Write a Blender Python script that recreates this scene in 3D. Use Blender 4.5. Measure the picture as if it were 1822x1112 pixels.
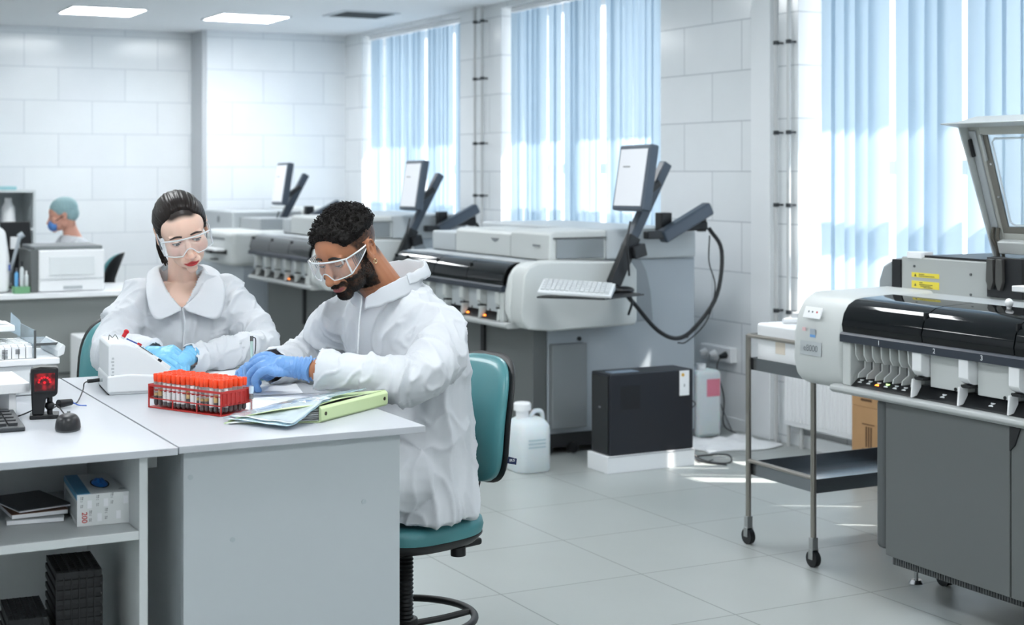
import bpy, bmesh, math, random
from mathutils import Vector, Matrix, Euler, noise
for _o in list(bpy.data.objects):
    bpy.data.objects.remove(_o)
SC = bpy.context.scene
COL = SC.collection
V = Vector
PI = math.pi
# ------------------------------------------------------------------ camera
TH = math.atan2(1431, 2717)
cam_data = bpy.data.cameras.new('camera')
cam_data.sensor_width = 36.0
cam_data.lens = 36.0 * 2717 / 1822
cam_data.shift_y = -(556 - 305) / 1822
cam_data.clip_start = 0.05
cam_data.clip_end = 200
cam_data.dof.use_dof = True
cam_data.dof.focus_distance = 4.35
cam_data.dof.aperture_fstop = 4.2
cam = bpy.data.objects.new('camera', cam_data)
cam.location = (0, 0, 1.54)
cam.rotation_euler = (PI / 2, 0, -TH)
COL.objects.link(cam)
SC.camera = cam
# ------------------------------------------------------------------ daylight and exposure
world = bpy.data.worlds.new('daylight')
SC.world = world
world.use_nodes = True
wn = world.node_tree
bg = wn.nodes['Background']
bg.inputs['Color'].default_value = (0.90, 0.955, 1.0, 1)
bg.inputs['Strength'].default_value = 1.8
sun_data = bpy.data.lights.new('sun', 'SUN')
sun_data.energy = 9.0
sun_data.angle = math.radians(0.6)
sun_data.color = (1.0, 0.96, 0.9)
sun = bpy.data.objects.new('sun', sun_data)
sun.rotation_euler = V((0.68, -0.42, 1.05)).to_track_quat('Z', 'Y').to_euler()
COL.objects.link(sun)
LAMP = 19.0          # ceiling panel emission
SC.view_settings.view_transform = 'Standard'
SC.view_settings.look = 'None'
SC.view_settings.gamma = 1
SC.view_settings.use_curve_mapping = False
SC.view_settings.exposure = 0.66
SC.cycles.use_denoising = True
SC.cycles.max_bounces = 10
SC.cycles.transparent_max_bounces = 24
SC.cycles.caustics_reflective = False
SC.cycles.caustics_refractive = False
SC.cycles.sample_clamp_indirect = 6.0

# ------------------------------------------------------------------ materials
def lin(c):
    return tuple(((v / 255) / 12.92 if v / 255 <= 0.04045 else ((v / 255 + 0.055) / 1.055) ** 2.4) for v in c)
_mats = {}
def M(name, col=(200, 200, 200), rough=0.5, metal=0.0, trans=0.0, alpha=1.0, spec=0.5, emit=0.0, ior=1.45, coat=0.0, sub=0.0, bump=None, mottle=None):
    """col in sRGB 0-255; bump=(scale,strength,dist); mottle=(scale,amount)"""
    if name in _mats:
        return _mats[name]
    m = bpy.data.materials.new(name)
    m.use_nodes = True
    nt = m.node_tree
    b = nt.nodes['Principled BSDF']
    c = lin(col)
    b.inputs['Base Color'].default_value = (*c, 1)
    b.inputs['Roughness'].default_value = rough
    b.inputs['Metallic'].default_value = metal
    b.inputs['Transmission Weight'].default_value = trans
    b.inputs['Alpha'].default_value = alpha
    b.inputs['Specular IOR Level'].default_value = spec
    b.inputs['IOR'].default_value = ior
    b.inputs['Coat Weight'].default_value = coat
    if sub:
        b.inputs['Subsurface Weight'].default_value = sub
        b.inputs['Subsurface Radius'].default_value = (1.0, 0.4, 0.25)
        b.inputs['Subsurface Scale'].default_value = 0.01
    if emit:
        b.inputs['Emission Color'].default_value = (*c, 1)
        b.inputs['Emission Strength'].default_value = emit
    if mottle or bump:
        tc = nt.nodes.new('ShaderNodeTexCoord')
    if mottle:
        nz = nt.nodes.new('ShaderNodeTexNoise')
        nz.inputs['Scale'].default_value = mottle[0]
        nz.inputs['Detail'].default_value = 4
        nt.links.new(tc.outputs['Object'], nz.inputs['Vector'])
        mx = nt.nodes.new('ShaderNodeMix')
        mx.data_type = 'RGBA'
        a = mottle[1]
        mx.inputs['A'].default_value = (*[v * (1 - a) for v in c], 1)
        mx.inputs['B'].default_value = (*[min(1, v * (1 + a)) for v in c], 1)
        nt.links.new(nz.outputs['Fac'], mx.inputs['Factor'])
        nt.links.new(mx.outputs['Result'], b.inputs['Base Color'])
    if bump:
        nb = nt.nodes.new('ShaderNodeTexNoise')
        nb.inputs['Scale'].default_value = bump[0]
        nb.inputs['Detail'].default_value = 5
        nt.links.new(tc.outputs['Object'], nb.inputs['Vector'])
        bp = nt.nodes.new('ShaderNodeBump')
        bp.inputs['Strength'].default_value = bump[1]
        bp.inputs['Distance'].default_value = bump[2]
        nt.links.new(nb.outputs['Fac'], bp.inputs['Height'])
        nt.links.new(bp.outputs['Normal'], b.inputs['Normal'])
    m.diffuse_color = (*c, 1)
    _mats[name] = m
    return m

def tile_mat(name, c1, c2, mortar, plane, w, h, ms, rough, offset, bumpd=0.002, origin=(0, 0)):
    """tiles from world position: plane = pair of axes ('Y','Z')"""
    m = bpy.data.materials.new(name)
    m.use_nodes = True
    nt = m.node_tree
    b = nt.nodes['Principled BSDF']
    g = nt.nodes.new('ShaderNodeNewGeometry')
    sp = nt.nodes.new('ShaderNodeSeparateXYZ')
    nt.links.new(g.outputs['Position'], sp.inputs[0])
    cb = nt.nodes.new('ShaderNodeCombineXYZ')
    nt.links.new(sp.outputs[plane[0]], cb.inputs['X'])
    nt.links.new(sp.outputs[plane[1]], cb.inputs['Y'])
    ad = nt.nodes.new('ShaderNodeVectorMath')
    ad.operation = 'SUBTRACT'
    ad.inputs[1].default_value = (origin[0], origin[1], 0)
    nt.links.new(cb.outputs[0], ad.inputs[0])
    br = nt.nodes.new('ShaderNodeTexBrick')
    br.offset = offset
    br.inputs['Scale'].default_value = 1
    br.inputs['Brick Width'].default_value = w
    br.inputs['Row Height'].default_value = h
    br.inputs['Mortar Size'].default_value = ms
    br.inputs['Mortar Smooth'].default_value = 0.3
    br.inputs['Color1'].default_value = (*lin(c1), 1)
    br.inputs['Color2'].default_value = (*lin(c2), 1)
    br.inputs['Mortar'].default_value = (*lin(mortar), 1)
    nt.links.new(ad.outputs[0], br.inputs['Vector'])
    nz = nt.nodes.new('ShaderNodeTexNoise')
    nz.inputs['Scale'].default_value = 3.0
    nz.inputs['Detail'].default_value = 6
    nt.links.new(g.outputs['Position'], nz.inputs['Vector'])
    mx = nt.nodes.new('ShaderNodeMix')
    mx.data_type = 'RGBA'
    mx.blend_type = 'MULTIPLY'
    mx.inputs['Factor'].default_value = 0.10
    nt.links.new(br.outputs['Color'], mx.inputs['A'])
    nt.links.new(nz.outputs['Fac'], mx.inputs['B'])
    nt.links.new(mx.outputs['Result'], b.inputs['Base Color'])
    b.inputs['Roughness'].default_value = rough
    bp = nt.nodes.new('ShaderNodeBump')
    bp.invert = True
    bp.inputs['Distance'].default_value = bumpd
    bp.inputs['Strength'].default_value = 0.5
    nt.links.new(br.outputs['Fac'], bp.inputs['Height'])
    nt.links.new(bp.outputs['Normal'], b.inputs['Normal'])
    return m

# ------------------------------------------------------------------ mesh building
class MB:
    def __init__(s):
        s.bm = bmesh.new()
        s.mi = 0
    def _f(s, vs, mi=None):
        try:
            f = s.bm.faces.new(vs)
            f.material_index = s.mi if mi is None else mi
            return f
        except ValueError:
            return None
    def box(s, x0, x1, y0, y1, z0, z1, M4=None):
        vs = [s.bm.verts.new((x, y, z)) for z in (z0, z1) for (x, y) in ((x0, y0), (x1, y0), (x1, y1), (x0, y1))]
        if M4 is not None:
            for v in vs: v.co = M4 @ v.co
        for a in ((3, 2, 1, 0), (4, 5, 6, 7), (0, 1, 5, 4), (1, 2, 6, 5), (2, 3, 7, 6), (3, 0, 4, 7)):
            s._f([vs[i] for i in a])
        return s
    def prism(s, pts, h0, h1, axis='Z', M4=None):
        """polygon pts (a,b) extruded between h0,h1 along axis; X: (a,b)=(y,z); Y: (a,b)=(x,z); Z: (x,y)"""
        def P(a, b, h):
            p = {'Z': (a, b, h), 'X': (h, a, b), 'Y': (a, h, b)}[axis]
            p = V(p)
            return M4 @ p if M4 is not None else p
        lo = [s.bm.verts.new(P(a, b, h0)) for a, b in pts]
        hi = [s.bm.verts.new(P(a, b, h1)) for a, b in pts]
        n = len(pts)
        s._f(lo[::-1]); s._f(hi)
        for i in range(n):
            s._f([lo[i], lo[(i + 1) % n], hi[(i + 1) % n], hi[i]])
        return s
    def loft(s, rings, closed=True, cap=True):
        R = [[s.bm.verts.new(p) for p in r] for r in rings]
        n = len(R[0])
        for a, b in zip(R, R[1:]):
            for i in range(n if closed else n - 1):
                s._f([a[i], a[(i + 1) % n], b[(i + 1) % n], b[i]])
        if cap and closed:
            s._f(R[0][::-1]); s._f(R[-1])
        return s
    def cyl(s, p0, p1, r0, r1=None, n=20, cap=True):
        r1 = r0 if r1 is None else r1
        p0, p1 = V(p0), V(p1)
        d = (p1 - p0).normalized()
        u = d.orthogonal().normalized(); w = d.cross(u)
        rings = []
        for p, r in ((p0, r0), (p1, r1)):
            rings.append([p + u * (r * math.cos(t)) + w * (r * math.sin(t)) for t in [2 * PI * k / n for k in range(n)]])
        return s.loft(rings, cap=cap)
    def lathe(s, prof, c=(0, 0, 0), n=24, axis='Z', M4=None):
        """prof list of (r,h)"""
        rings = []
        for r, h in prof:
            r = max(r, 1e-5)
            ring = []
            for k in range(n):
                t = 2 * PI * k / n
                a, b = r * math.cos(t), r * math.sin(t)
                p = {'Z': V((a, b, h)), 'X': V((h, a, b)), 'Y': V((b, h, a))}[axis] + V(c)
                ring.append(M4 @ p if M4 is not None else p)
            rings.append(ring)
        return s.loft(rings)
    def tube(s, pts, r, n=10, smooth=True, cap=True):
        pts = [V(p) for p in pts]
        if smooth and len(pts) > 2:
            pts = catmull(pts, 6)
        rs = r if callable(r) else (lambda t: r)
        rings = []
        up = None
        for i, p in enumerate(pts):
            d = (pts[min(i + 1, len(pts) - 1)] - pts[max(i - 1, 0)]).normalized()
            if up is None:
                up = d.orthogonal().normalized()
            up = (up - d * up.dot(d)).normalized()
            w = d.cross(up)
            rr = rs(i / (len(pts) - 1))
            rings.append([p + up * (rr * math.cos(t)) + w * (rr * math.sin(t)) for t in [2 * PI * k / n for k in range(n)]])
        return s.loft(rings, cap=cap)
    def ell(s, c, r, M4=None, nu=24, nv=16):
        rings = []
        for j in range(nv + 1):
            ph = PI * j / nv
            ring = []
            for k in range(nu):
                t = 2 * PI * k / nu
                q = V((r[0] * math.sin(ph) * math.cos(t), r[1] * math.sin(ph) * math.sin(t), r[2] * math.cos(ph)))
                if j in (0, nv):
                    q = V((r[0] * 0.01 * math.cos(t), r[1] * 0.01 * math.sin(t), q.z))
                if M4 is not None: q = M4 @ q
                ring.append(q + V(c))
            rings.append(ring)
        return s.loft(rings[::-1])
    def grid(s, fn, nu, nv, M4=None):
        """fn(u,v)->point, u,v in 0..1"""
        R = [[s.bm.verts.new(V(fn(i / nu, j / nv)) if M4 is None else M4 @ V(fn(i / nu, j / nv))) for i in range(nu + 1)] for j in range(nv + 1)]
        for j in range(nv):
            for i in range(nu):
                s._f([R[j][i], R[j][i + 1], R[j + 1][i + 1], R[j + 1][i]])
        return s
    def build(s, name, mats, parent=None, bevel=0.0, seg=2, smooth=True, ang=35, solid=0.0):
        me = bpy.data.meshes.new(name)
        bmesh.ops.recalc_face_normals(s.bm, faces=s.bm.faces[:])
        s.bm.to_mesh(me); s.bm.free()
        if not isinstance(mats, (list, tuple)): mats = [mats]
        for m in mats: me.materials.append(m)
        if smooth:
            for p in me.polygons: p.use_smooth = True
            me.set_sharp_from_angle(angle=math.radians(ang))
        o = bpy.data.objects.new(name, me)
        COL.objects.link(o)
        if parent is not None: o.parent = parent
        if solid:
            md = o.modifiers.new('thickness', 'SOLIDIFY'); md.thickness = solid; md.offset = 0
        if bevel:
            md = o.modifiers.new('bevel', 'BEVEL'); md.width = bevel; md.segments = seg
            md.limit_method = 'ANGLE'; md.angle_limit = math.radians(30); md.harden_normals = True
        return o

def catmull(pts, k=6):
    out = []
    P = [pts[0] * 2 - pts[1]] + list(pts) + [pts[-1] * 2 - pts[-2]]
    for i in range(1, len(P) - 2):
        a, b, c, d = P[i - 1], P[i], P[i + 1], P[i + 2]
        for j in range(k):
            t = j / k
            out.append(0.5 * ((2 * b) + (c - a) * t + (2 * a - 5 * b + 4 * c - d) * t * t + (3 * b - a - 3 * c + d) * t ** 3))
    out.append(P[-2])
    return out

def tag(o, label, cat=None, group=None, kind=None):
    if label: o['label'] = label
    if cat: o['category'] = cat
    if group: o['group'] = group
    if kind: o['kind'] = kind
    return o
def thing(name, label, cat, loc=(0, 0, 0), rz=0.0, group=None):
    o = bpy.data.objects.new(name, None)
    o.empty_display_size = 0.1
    COL.objects.link(o)
    o.location = loc
    o.rotation_euler = (0, 0, rz)
    return tag(o, label, cat, group)
def struct(o):
    o['kind'] = 'structure'
    return o
def dup(root, loc, rz=None, label=None, group=None, rot=None):
    r = root.copy(); COL.objects.link(r)
    r.location = loc
    if rz is not None: r.rotation_euler = (0, 0, rz)
    if rot is not None: r.rotation_euler = rot
    if label: r['label'] = label
    if group: r['group'] = group
    for ch in list(root.children):
        c = ch.copy(); COL.objects.link(c); c.parent = r
        for g in list(ch.children):
            d = g.copy(); COL.objects.link(d); d.parent = c
    return r
def text(name, body, size, mat, M4, parent, ext=0.0004, align='CENTER'):
    """lettering on a surface; M4 places it (text lies in local XY, facing +Z)"""
    cu = bpy.data.curves.new(name, 'FONT')
    cu.body = body; cu.size = size; cu.extrude = ext
    cu.align_x = align; cu.align_y = 'CENTER'
    t = bpy.data.objects.new(name + '_tmp', cu)
    COL.objects.link(t)
    dg = bpy.context.evaluated_depsgraph_get()
    me = bpy.data.meshes.new_from_object(t.evaluated_get(dg))
    bpy.data.objects.remove(t)
    me.transform(M4)
    me.materials.clear(); me.materials.append(mat)
    o = bpy.data.objects.new(name, me)
    COL.objects.link(o)
    if parent is not None: o.parent = parent
    return o
def frame(o, x, y):
    """4x4 from origin o, x axis dir, y axis dir"""
    x = V(x).normalized(); y = V(y).normalized(); z = x.cross(y)
    m = Matrix((x, y, z)).transposed().to_4x4()
    m.translation = V(o)
    return m
# ------------------------------------------------------------------ the room
XW = 5.42      # face of the tiled window-wall piers
YB = 14.1      # back wall
ZC = 2.84
m_floor = tile_mat('floor tiles', (170, 175, 173), (164, 170, 168), (122, 126, 124), ('Y', 'X'), 0.605, 0.605, 0.0035, 0.30, 0.0, 0.001, (4.333, 2.555))
_b = m_floor.node_tree.nodes['Principled BSDF']
_b.inputs['Specular IOR Level'].default_value = 0.5
m_wtile = tile_mat('white wall tiles side', (240, 243, 245), (235, 239, 241), (196, 201, 205), ('Y', 'Z'), 0.6, 0.3, 0.004, 0.16, 0.5, 0.002, (7.37, 0.04))
m_btile = tile_mat('white wall tiles end', (242, 246, 249), (238, 242, 246), (212, 218, 224), ('X', 'Z'), 0.6, 0.3, 0.004, 0.16, 0.5, 0.002, (2.2, 0.08))
m_paint = M('white wall paint', (233, 236, 238), 0.55)
m_ceil = M('white ceiling paint', (236, 238, 240), 0.7)
m_frame = M('white window frame', (236, 238, 240), 0.35)

b = MB(); b.box(-2.6, 6.2, -1.5, 14.6, -0.12, 0)
struct(b.build('floor', m_floor, smooth=False))
b = MB(); b.box(-2.6, 6.2, -1.5, 14.6, ZC, ZC + 0.12)
struct(b.build('ceiling', m_ceil, smooth=False))
b = MB(); b.box(-2.6, 4.06, YB, YB + 0.3, 0, ZC)
struct(b.build('wall_back', m_btile, smooth=False))
b = MB(); b.box(4.06, XW, 13.73, YB + 0.3, 0, ZC)
struct(b.build('wall_corner', m_btile, smooth=False))
b = MB(); b.box(4.02, 4.06, 13.74, YB, 0, ZC)
struct(b.build('shade_strip_corner', M('pale grey corner shade', (188, 192, 196), 0.4)))  # grey strip standing in for the shadow line at the wall step
b = MB(); b.box(-2.6, -2.45, -1.5, 14.1, 0, ZC)
struct(b.build('wall_left', m_paint, smooth=False))
b = MB(); b.box(-2.6, 6.2, -1.5, -1.35, 0, ZC)
struct(b.build('wall_front', m_paint, smooth=False))
# window wall: piers, sill walls and heads around three windows
WINS = [(11.20, 13.30), (8.24, 10.47), (3.35, 6.84)]
SILL, HEAD = 0.74, 2.80
piers = [(-1.5, WINS[2][0]), (WINS[2][1], WINS[1][0]), (WINS[1][1], WINS[0][0]), (WINS[0][1], 14.4)]
b = MB()
for y0, y1 in piers:
    b.box(XW, XW + 0.42, y0, y1, 0, ZC)
for y0, y1 in WINS:
    b.box(XW + 0.04, XW + 0.42, y0, y1, 0, SILL)
    b.box(XW, XW + 0.42, y0, y1, HEAD, ZC)
struct(b.build('wall_right', m_wtile, smooth=False))
# smooth painted column strip beside the pipes of the wide pier
b = MB(); b.box(XW - 0.035, XW - 0.001, 7.054, 7.235, 0, ZC - 0.001)
struct(b.build('trim_1', m_paint, bevel=0.004))
for i, (y0, y1) in enumerate(WINS):
    w = thing('window_%d' % (i + 1), None, None, (0, 0, 0)); w['kind'] = 'structure'
    b = MB()
    XG = XW + 0.30
    for a0, a1 in ((y0, y0 + 0.06), (y1 - 0.06, y1)):
        b.box(XG, XG + 0.07, a0, a1, SILL, HEAD)
    b.box(XG, XG + 0.07, y0, y1, SILL, SILL + 0.07)
    b.box(XG, XG + 0.07, y0, y1, HEAD - 0.06, HEAD)
    b.box(XG, XG + 0.07, y0, y1, 1.52, 1.60)
    n = 2 if i < 2 else 3
    for k in range(1, n):
        yc = y0 + (y1 - y0) * k / n
        b.box(XG, XG + 0.07, yc - 0.045, yc + 0.045, SILL, HEAD)
    b.build('window_frame', m_frame, w, bevel=0.004)
    g = MB(); g.box(XG + 0.03, XG + 0.038, y0 + 0.05, y1 - 0.05, SILL + 0.06, HEAD - 0.05)
    gm = bpy.data.materials.get('window glass')
    if gm is None:
        gm = bpy.data.materials.new('window glass'); gm.use_nodes = True
        gt = gm.node_tree; gt.nodes.remove(gt.nodes['Principled BSDF'])
        a_ = gt.nodes.new('ShaderNodeBsdfTransparent'); g_ = gt.nodes.new('ShaderNodeBsdfGlossy'); g_.inputs['Roughness'].default_value = .02
        x_ = gt.nodes.new('ShaderNodeMixShader'); x_.inputs[0].default_value = .06
        gt.links.new(a_.outputs[0], x_.inputs[1]); gt.links.new(g_.outputs[0], x_.inputs[2]); gt.links.new(x_.outputs[0], gt.nodes['Material Output'].inputs['Surface'])
    g.build('window_pane', gm, w, smooth=False)
    b = MB(); b.box(XW - 0.05, XG, y0 + 0.002, y1 - 0.002, SILL - 0.025, SILL + 0.012)
    b.build('window_sill', m_frame, w, bevel=0.005)
# ceiling: exposed joints of the plaster panels
# luminaires: recessed panels on a regular grid, two of them in view
m_lum = M('lit diffuser', (250, 253, 255), 0.5, emit=LAMP)
m_lumrim = M('white metal rim', (240, 242, 244), 0.4)
lum0 = None
def make_lum(loc, label):
    t = thing('ceiling_light', label, 'light', loc, 0, 'square ceiling light panels')
    b = MB()
    for x0, x1, y0, y1 in ((-.3, .3, -.3, -.285), (-.3, .3, .285, .3), (-.3, -.285, -.285, .285), (.285, .3, -.285, .285)):
        b.box(x0, x1, y0, y1, -0.012, 0.0)
    b.build('frame', m_lumrim, t)
    b = MB(); b.box(-.285, .285, -.285, .285, -0.008, -0.001)
    b.build('diffuser', m_lum, t, smooth=False)
    return t
lum0 = make_lum((2.82, 12.45, ZC), 'square lit ceiling panel at the left, over the blue-masked worker')
dup(lum0, (4.02, 12.45, ZC), label='square lit ceiling panel near the top centre, beside the vent')
for ix, xx in enumerate((-1.2, 1.2, 3.6)):
    for yy in (0.4, 3.2, 6.0, 9.2):
        dup(lum0, (xx, yy, ZC), label='square lit ceiling panel above the room, out of the picture')
t = thing('ceiling_vent', 'dark slotted ceiling vent beside the second light panel', 'vent', (4.78, 11.75, ZC))
b = MB(); b.box(-.25, .25, -.25, .25, -0.008, 0); b.build('frame', M('vent metal', (205, 210, 214), 0.5), t, bevel=0.002)
b = MB()
for k in range(8):
    b.box(-.21, .21, -.2 + k * .052, -.2 + k * .052 + .022, -0.012, -0.0085)
b.build('slat', M('vent shadow slot', (60, 66, 70), 0.6), t)  # dark bars painted as the shadow inside the vent slots
# white strip curtain rail panels over the windows = blinds
m_blind = bpy.data.materials.new('blue blind fabric'); m_blind.use_nodes = True
nt = m_blind.node_tree
pb = nt.nodes['Principled BSDF']
pb.inputs['Base Color'].default_value = (*lin((182, 204, 220)), 1)
pb.inputs['Roughness'].default_value = 0.7
tr = nt.nodes.new('ShaderNodeBsdfTranslucent'); tr.inputs['Color'].default_value = (*lin((184, 203, 218)), 1)
mxs = nt.nodes.new('ShaderNodeMixShader'); mxs.inputs['Fac'].default_value = 0.50
nt.links.new(pb.outputs[0], mxs.inputs[1]); nt.links.new(tr.outputs[0], mxs.inputs[2])
nt.links.new(mxs.outputs[0], nt.nodes['Material Output'].inputs['Surface'])
m_rail = M('white rail', (238, 240, 242), 0.4)
def blind(label, y0, y1, z0, z1, xb, sw, gaps, seed, base, sheer=0):
    """vertical slats: each a curved strip turned by its own angle; gaps = positions (0..1) left open"""
    rnd = random.Random(seed)
    t = thing('vertical_blind', label, 'blinds', (xb, (y0 + y1) / 2, z1), 0, 'blue vertical blinds')
    L = y1 - y0
    b = MB(); b.box(-0.025, 0.025, -L / 2, L / 2, 0, 0.035)
    b.build('headrail', m_rail, t, bevel=0.003)
    b = MB()
    n = int(L / (sw * 0.80))
    for k in range(n):
        yc = -L / 2 + (k + 0.5) * L / n
        u = (yc + L / 2) / L
        if any(abs(u - g[0]) < g[1] for g in gaps): continue
        ang = math.radians(base + rnd.uniform(-20, 20))
        cur = 0.012
        H = z1 - z0
        def fn(a, v, yc=yc, ang=ang, k=k):
            w = (a - 0.5) * sw
            bow = cur * (1 - (2 * a - 1) ** 2)
            dx, dy = math.sin(ang), math.cos(ang)
            sway = 0.008 * math.sin(k * 1.7) * v
            return (dx * w + dy * bow, yc + dy * w - dx * bow + sway, -0.004 - v * H)
        b.grid(fn, 6, 6)
    o = b.build('slats', m_blind, t)
    o['kind'] = 'stuff'
    b = MB()
    b.tube([(0.03, L / 2 - 0.05, 0), (0.03, L / 2 - 0.05, -H * 0.9)], 0.002, smooth=False)
    b.build('cord', m_rail, t)
    return t
XB = XW + 0.07
blind('narrow blue vertical blind over the farthest window, near the corner', 11.25, 13.24, 0.80, 2.765, XB, 0.10, [(0.10, .008), (0.40, 0.018), (0.70, .006), (0.86, 0.018)], 3, -8)
blind('blue vertical blind over the middle window behind the cream analyzer', 8.36, 10.40, 0.80, 2.765, XB, 0.10, [(0.33, 0.016), (0.45, 0.009), (0.74, 0.016), (0.63, 0.016)], 5, -8)
blind('wide blue vertical blind over the nearest window, behind the open lid', 3.40, 6.82, 0.78, 2.765, XB, 0.127, [(0.80, 0.012), (0.655, 0.012), (0.30, .012), (0.99, .012)], 11, -10)
# heating pipes running floor to ceiling, each with clips
m_pipe = M('painted pipe', (196, 198, 198), 0.4)
m_clip = M('dark pipe clip', (52, 56, 60), 0.5)
pipe0 = None
def make_pipe(y, label):
    t = thing('heating_pipe', label, 'pipe', (XW - 0.05, y, 0), 0, 'heating pipes on the window wall')
    b = MB(); b.cyl((0, 0, 0), (0, 0, ZC), 0.011, n=14); b.build('tube', m_pipe, t)
    for z in (0.75, 1.35, 1.76, 2.27, 2.72):
        c = MB(); c.cyl((0, 0, z - .011), (0, 0, z + .011), 0.017, n=14); c.cyl((0, 0, z), (0.049, 0, z), 0.006, n=8)
        c.build('clip', m_clip, t)
    return t
p0 = make_pipe(6.976, 'left one of the two thin pipes between the nearest blind and the wide tiled pier')
dup(p0, (XW - 0.05, 6.862, 0), label='right one of the two thin pipes, touching the edge of the nearest blind')
dup(p0, (XW - 0.05, 10.826, 0), label='left one of the two thin pipes between the far and the middle blind')
dup(p0, (XW - 0.05, 10.70, 0), label='right one of the two thin pipes between the far and the middle blind')
# radiator under the nearest window
t = thing('radiator', 'white panel radiator under the nearest window behind the steel trolley', 'radiator', (XW - 0.05, 6.45, 0.12))
b = MB()
b.box(-0.03, 0.045, -0.42, 0.42, 0.0, 0.60)
b.build('panel', m_frame, t, bevel=0.008)
b = MB()
for k in range(26):
    yy = -0.40 + k * 0.032
    b.cyl((-0.031, yy, 0.03), (-0.031, yy, 0.57), 0.007, n=6)
b.build('fins', m_frame, t)
b = MB(); b.cyl((0.0, 0.30, -0.12), (0.0, 0.30, 0.0), 0.012); b.cyl((0.0, -0.30, -0.12), (0.0, -0.30, 0.0), 0.012)
b.build('pipe', m_pipe, t)
b = MB(); b.box(XW - 0.012, XW - 0.0005, 7.24, 8.24, 0, 0.07); b.box(XW - 0.012, XW - 0.0005, 3.3, 6.9, 0, 0.07)
struct(b.build('baseboard_right', m_paint, bevel=0.002))
# socket strip with plugs on the wall
t = thing('socket_strip', 'white wall socket strip with plugs right of the middle analyzer', 'power strip', (XW, 7.57, 0.45))
b = MB(); b.box(-0.05, -0.0008, -0.16, 0.16, -0.05, 0.04); b.build('trunking', m_frame, t, bevel=0.006)
for k, (yy, mm) in enumerate(((0.10, m_frame), (0.0, m_frame), (-0.11, M('black plastic', (24, 26, 29), 0.4)))):
    b = MB(); b.cyl((-0.05, yy, -0.004), (-0.092, yy, -0.012), 0.022, 0.013, n=14); o = b.build('plug', mm, t)
b = MB(); b.tube([(-0.09, -0.11, -0.01), (-0.12, -0.12, -0.08), (-0.10, -0.16, -0.25), (-0.13, -0.20, -0.40), (-0.10, -0.30, -0.445)], 0.004)
b.build('cable', M('black plastic'), t)
b = MB(); b.tube([(-0.09, 0.0, -0.01), (-0.12, -0.03, -0.12), (-0.08, -0.10, -0.30), (-0.10, -0.24, -0.435)], 0.004)
b.build('cable', M('grey cable', (120, 124, 128), 0.5), t)
# ------------------------------------------------------------------ laboratory analyzers
m_cream = M('warm white moulded plastic', (198, 202, 201), 0.42)
m_lgrey = M('light grey panel', (180, 186, 189), 0.45)
m_sgrey = M('side panel blue grey', (168, 176, 183), 0.4)
m_dgrey = M('dark grey cabinet', (98, 102, 102), 0.5)
m_dgrey2 = M('dark grey cabinet edge', (84, 88, 89), 0.5)
m_black = M('black plastic', (24, 26, 29), 0.4)
m_blackg = M('glossy smoked cover', (10, 14, 17), 0.06, spec=.35)
m_band = M('blue black trim', (42, 49, 60), 0.45)
m_steel = M('brushed metal', (170, 172, 172), 0.3, metal=0.9)
m_rail2 = M('silver grey rail', (176, 180, 180), 0.35)
m_white = M('white plastic', (236, 238, 240), 0.4)
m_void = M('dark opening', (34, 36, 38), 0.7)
m_orange = M('orange lamp', (255, 140, 50), 0.4, emit=3.0)
m_greenl = M('green lamp', (190, 240, 150), 0.4, emit=1.2)
m_icon = M('white symbol', (232, 236, 238), 0.5)
m_yel = M('yellow warning label', (226, 208, 70), 0.5)
m_txt = M('dark print', (50, 54, 58), 0.5)
m_gtxt = M('grey print', (120, 124, 128), 0.5)

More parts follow.
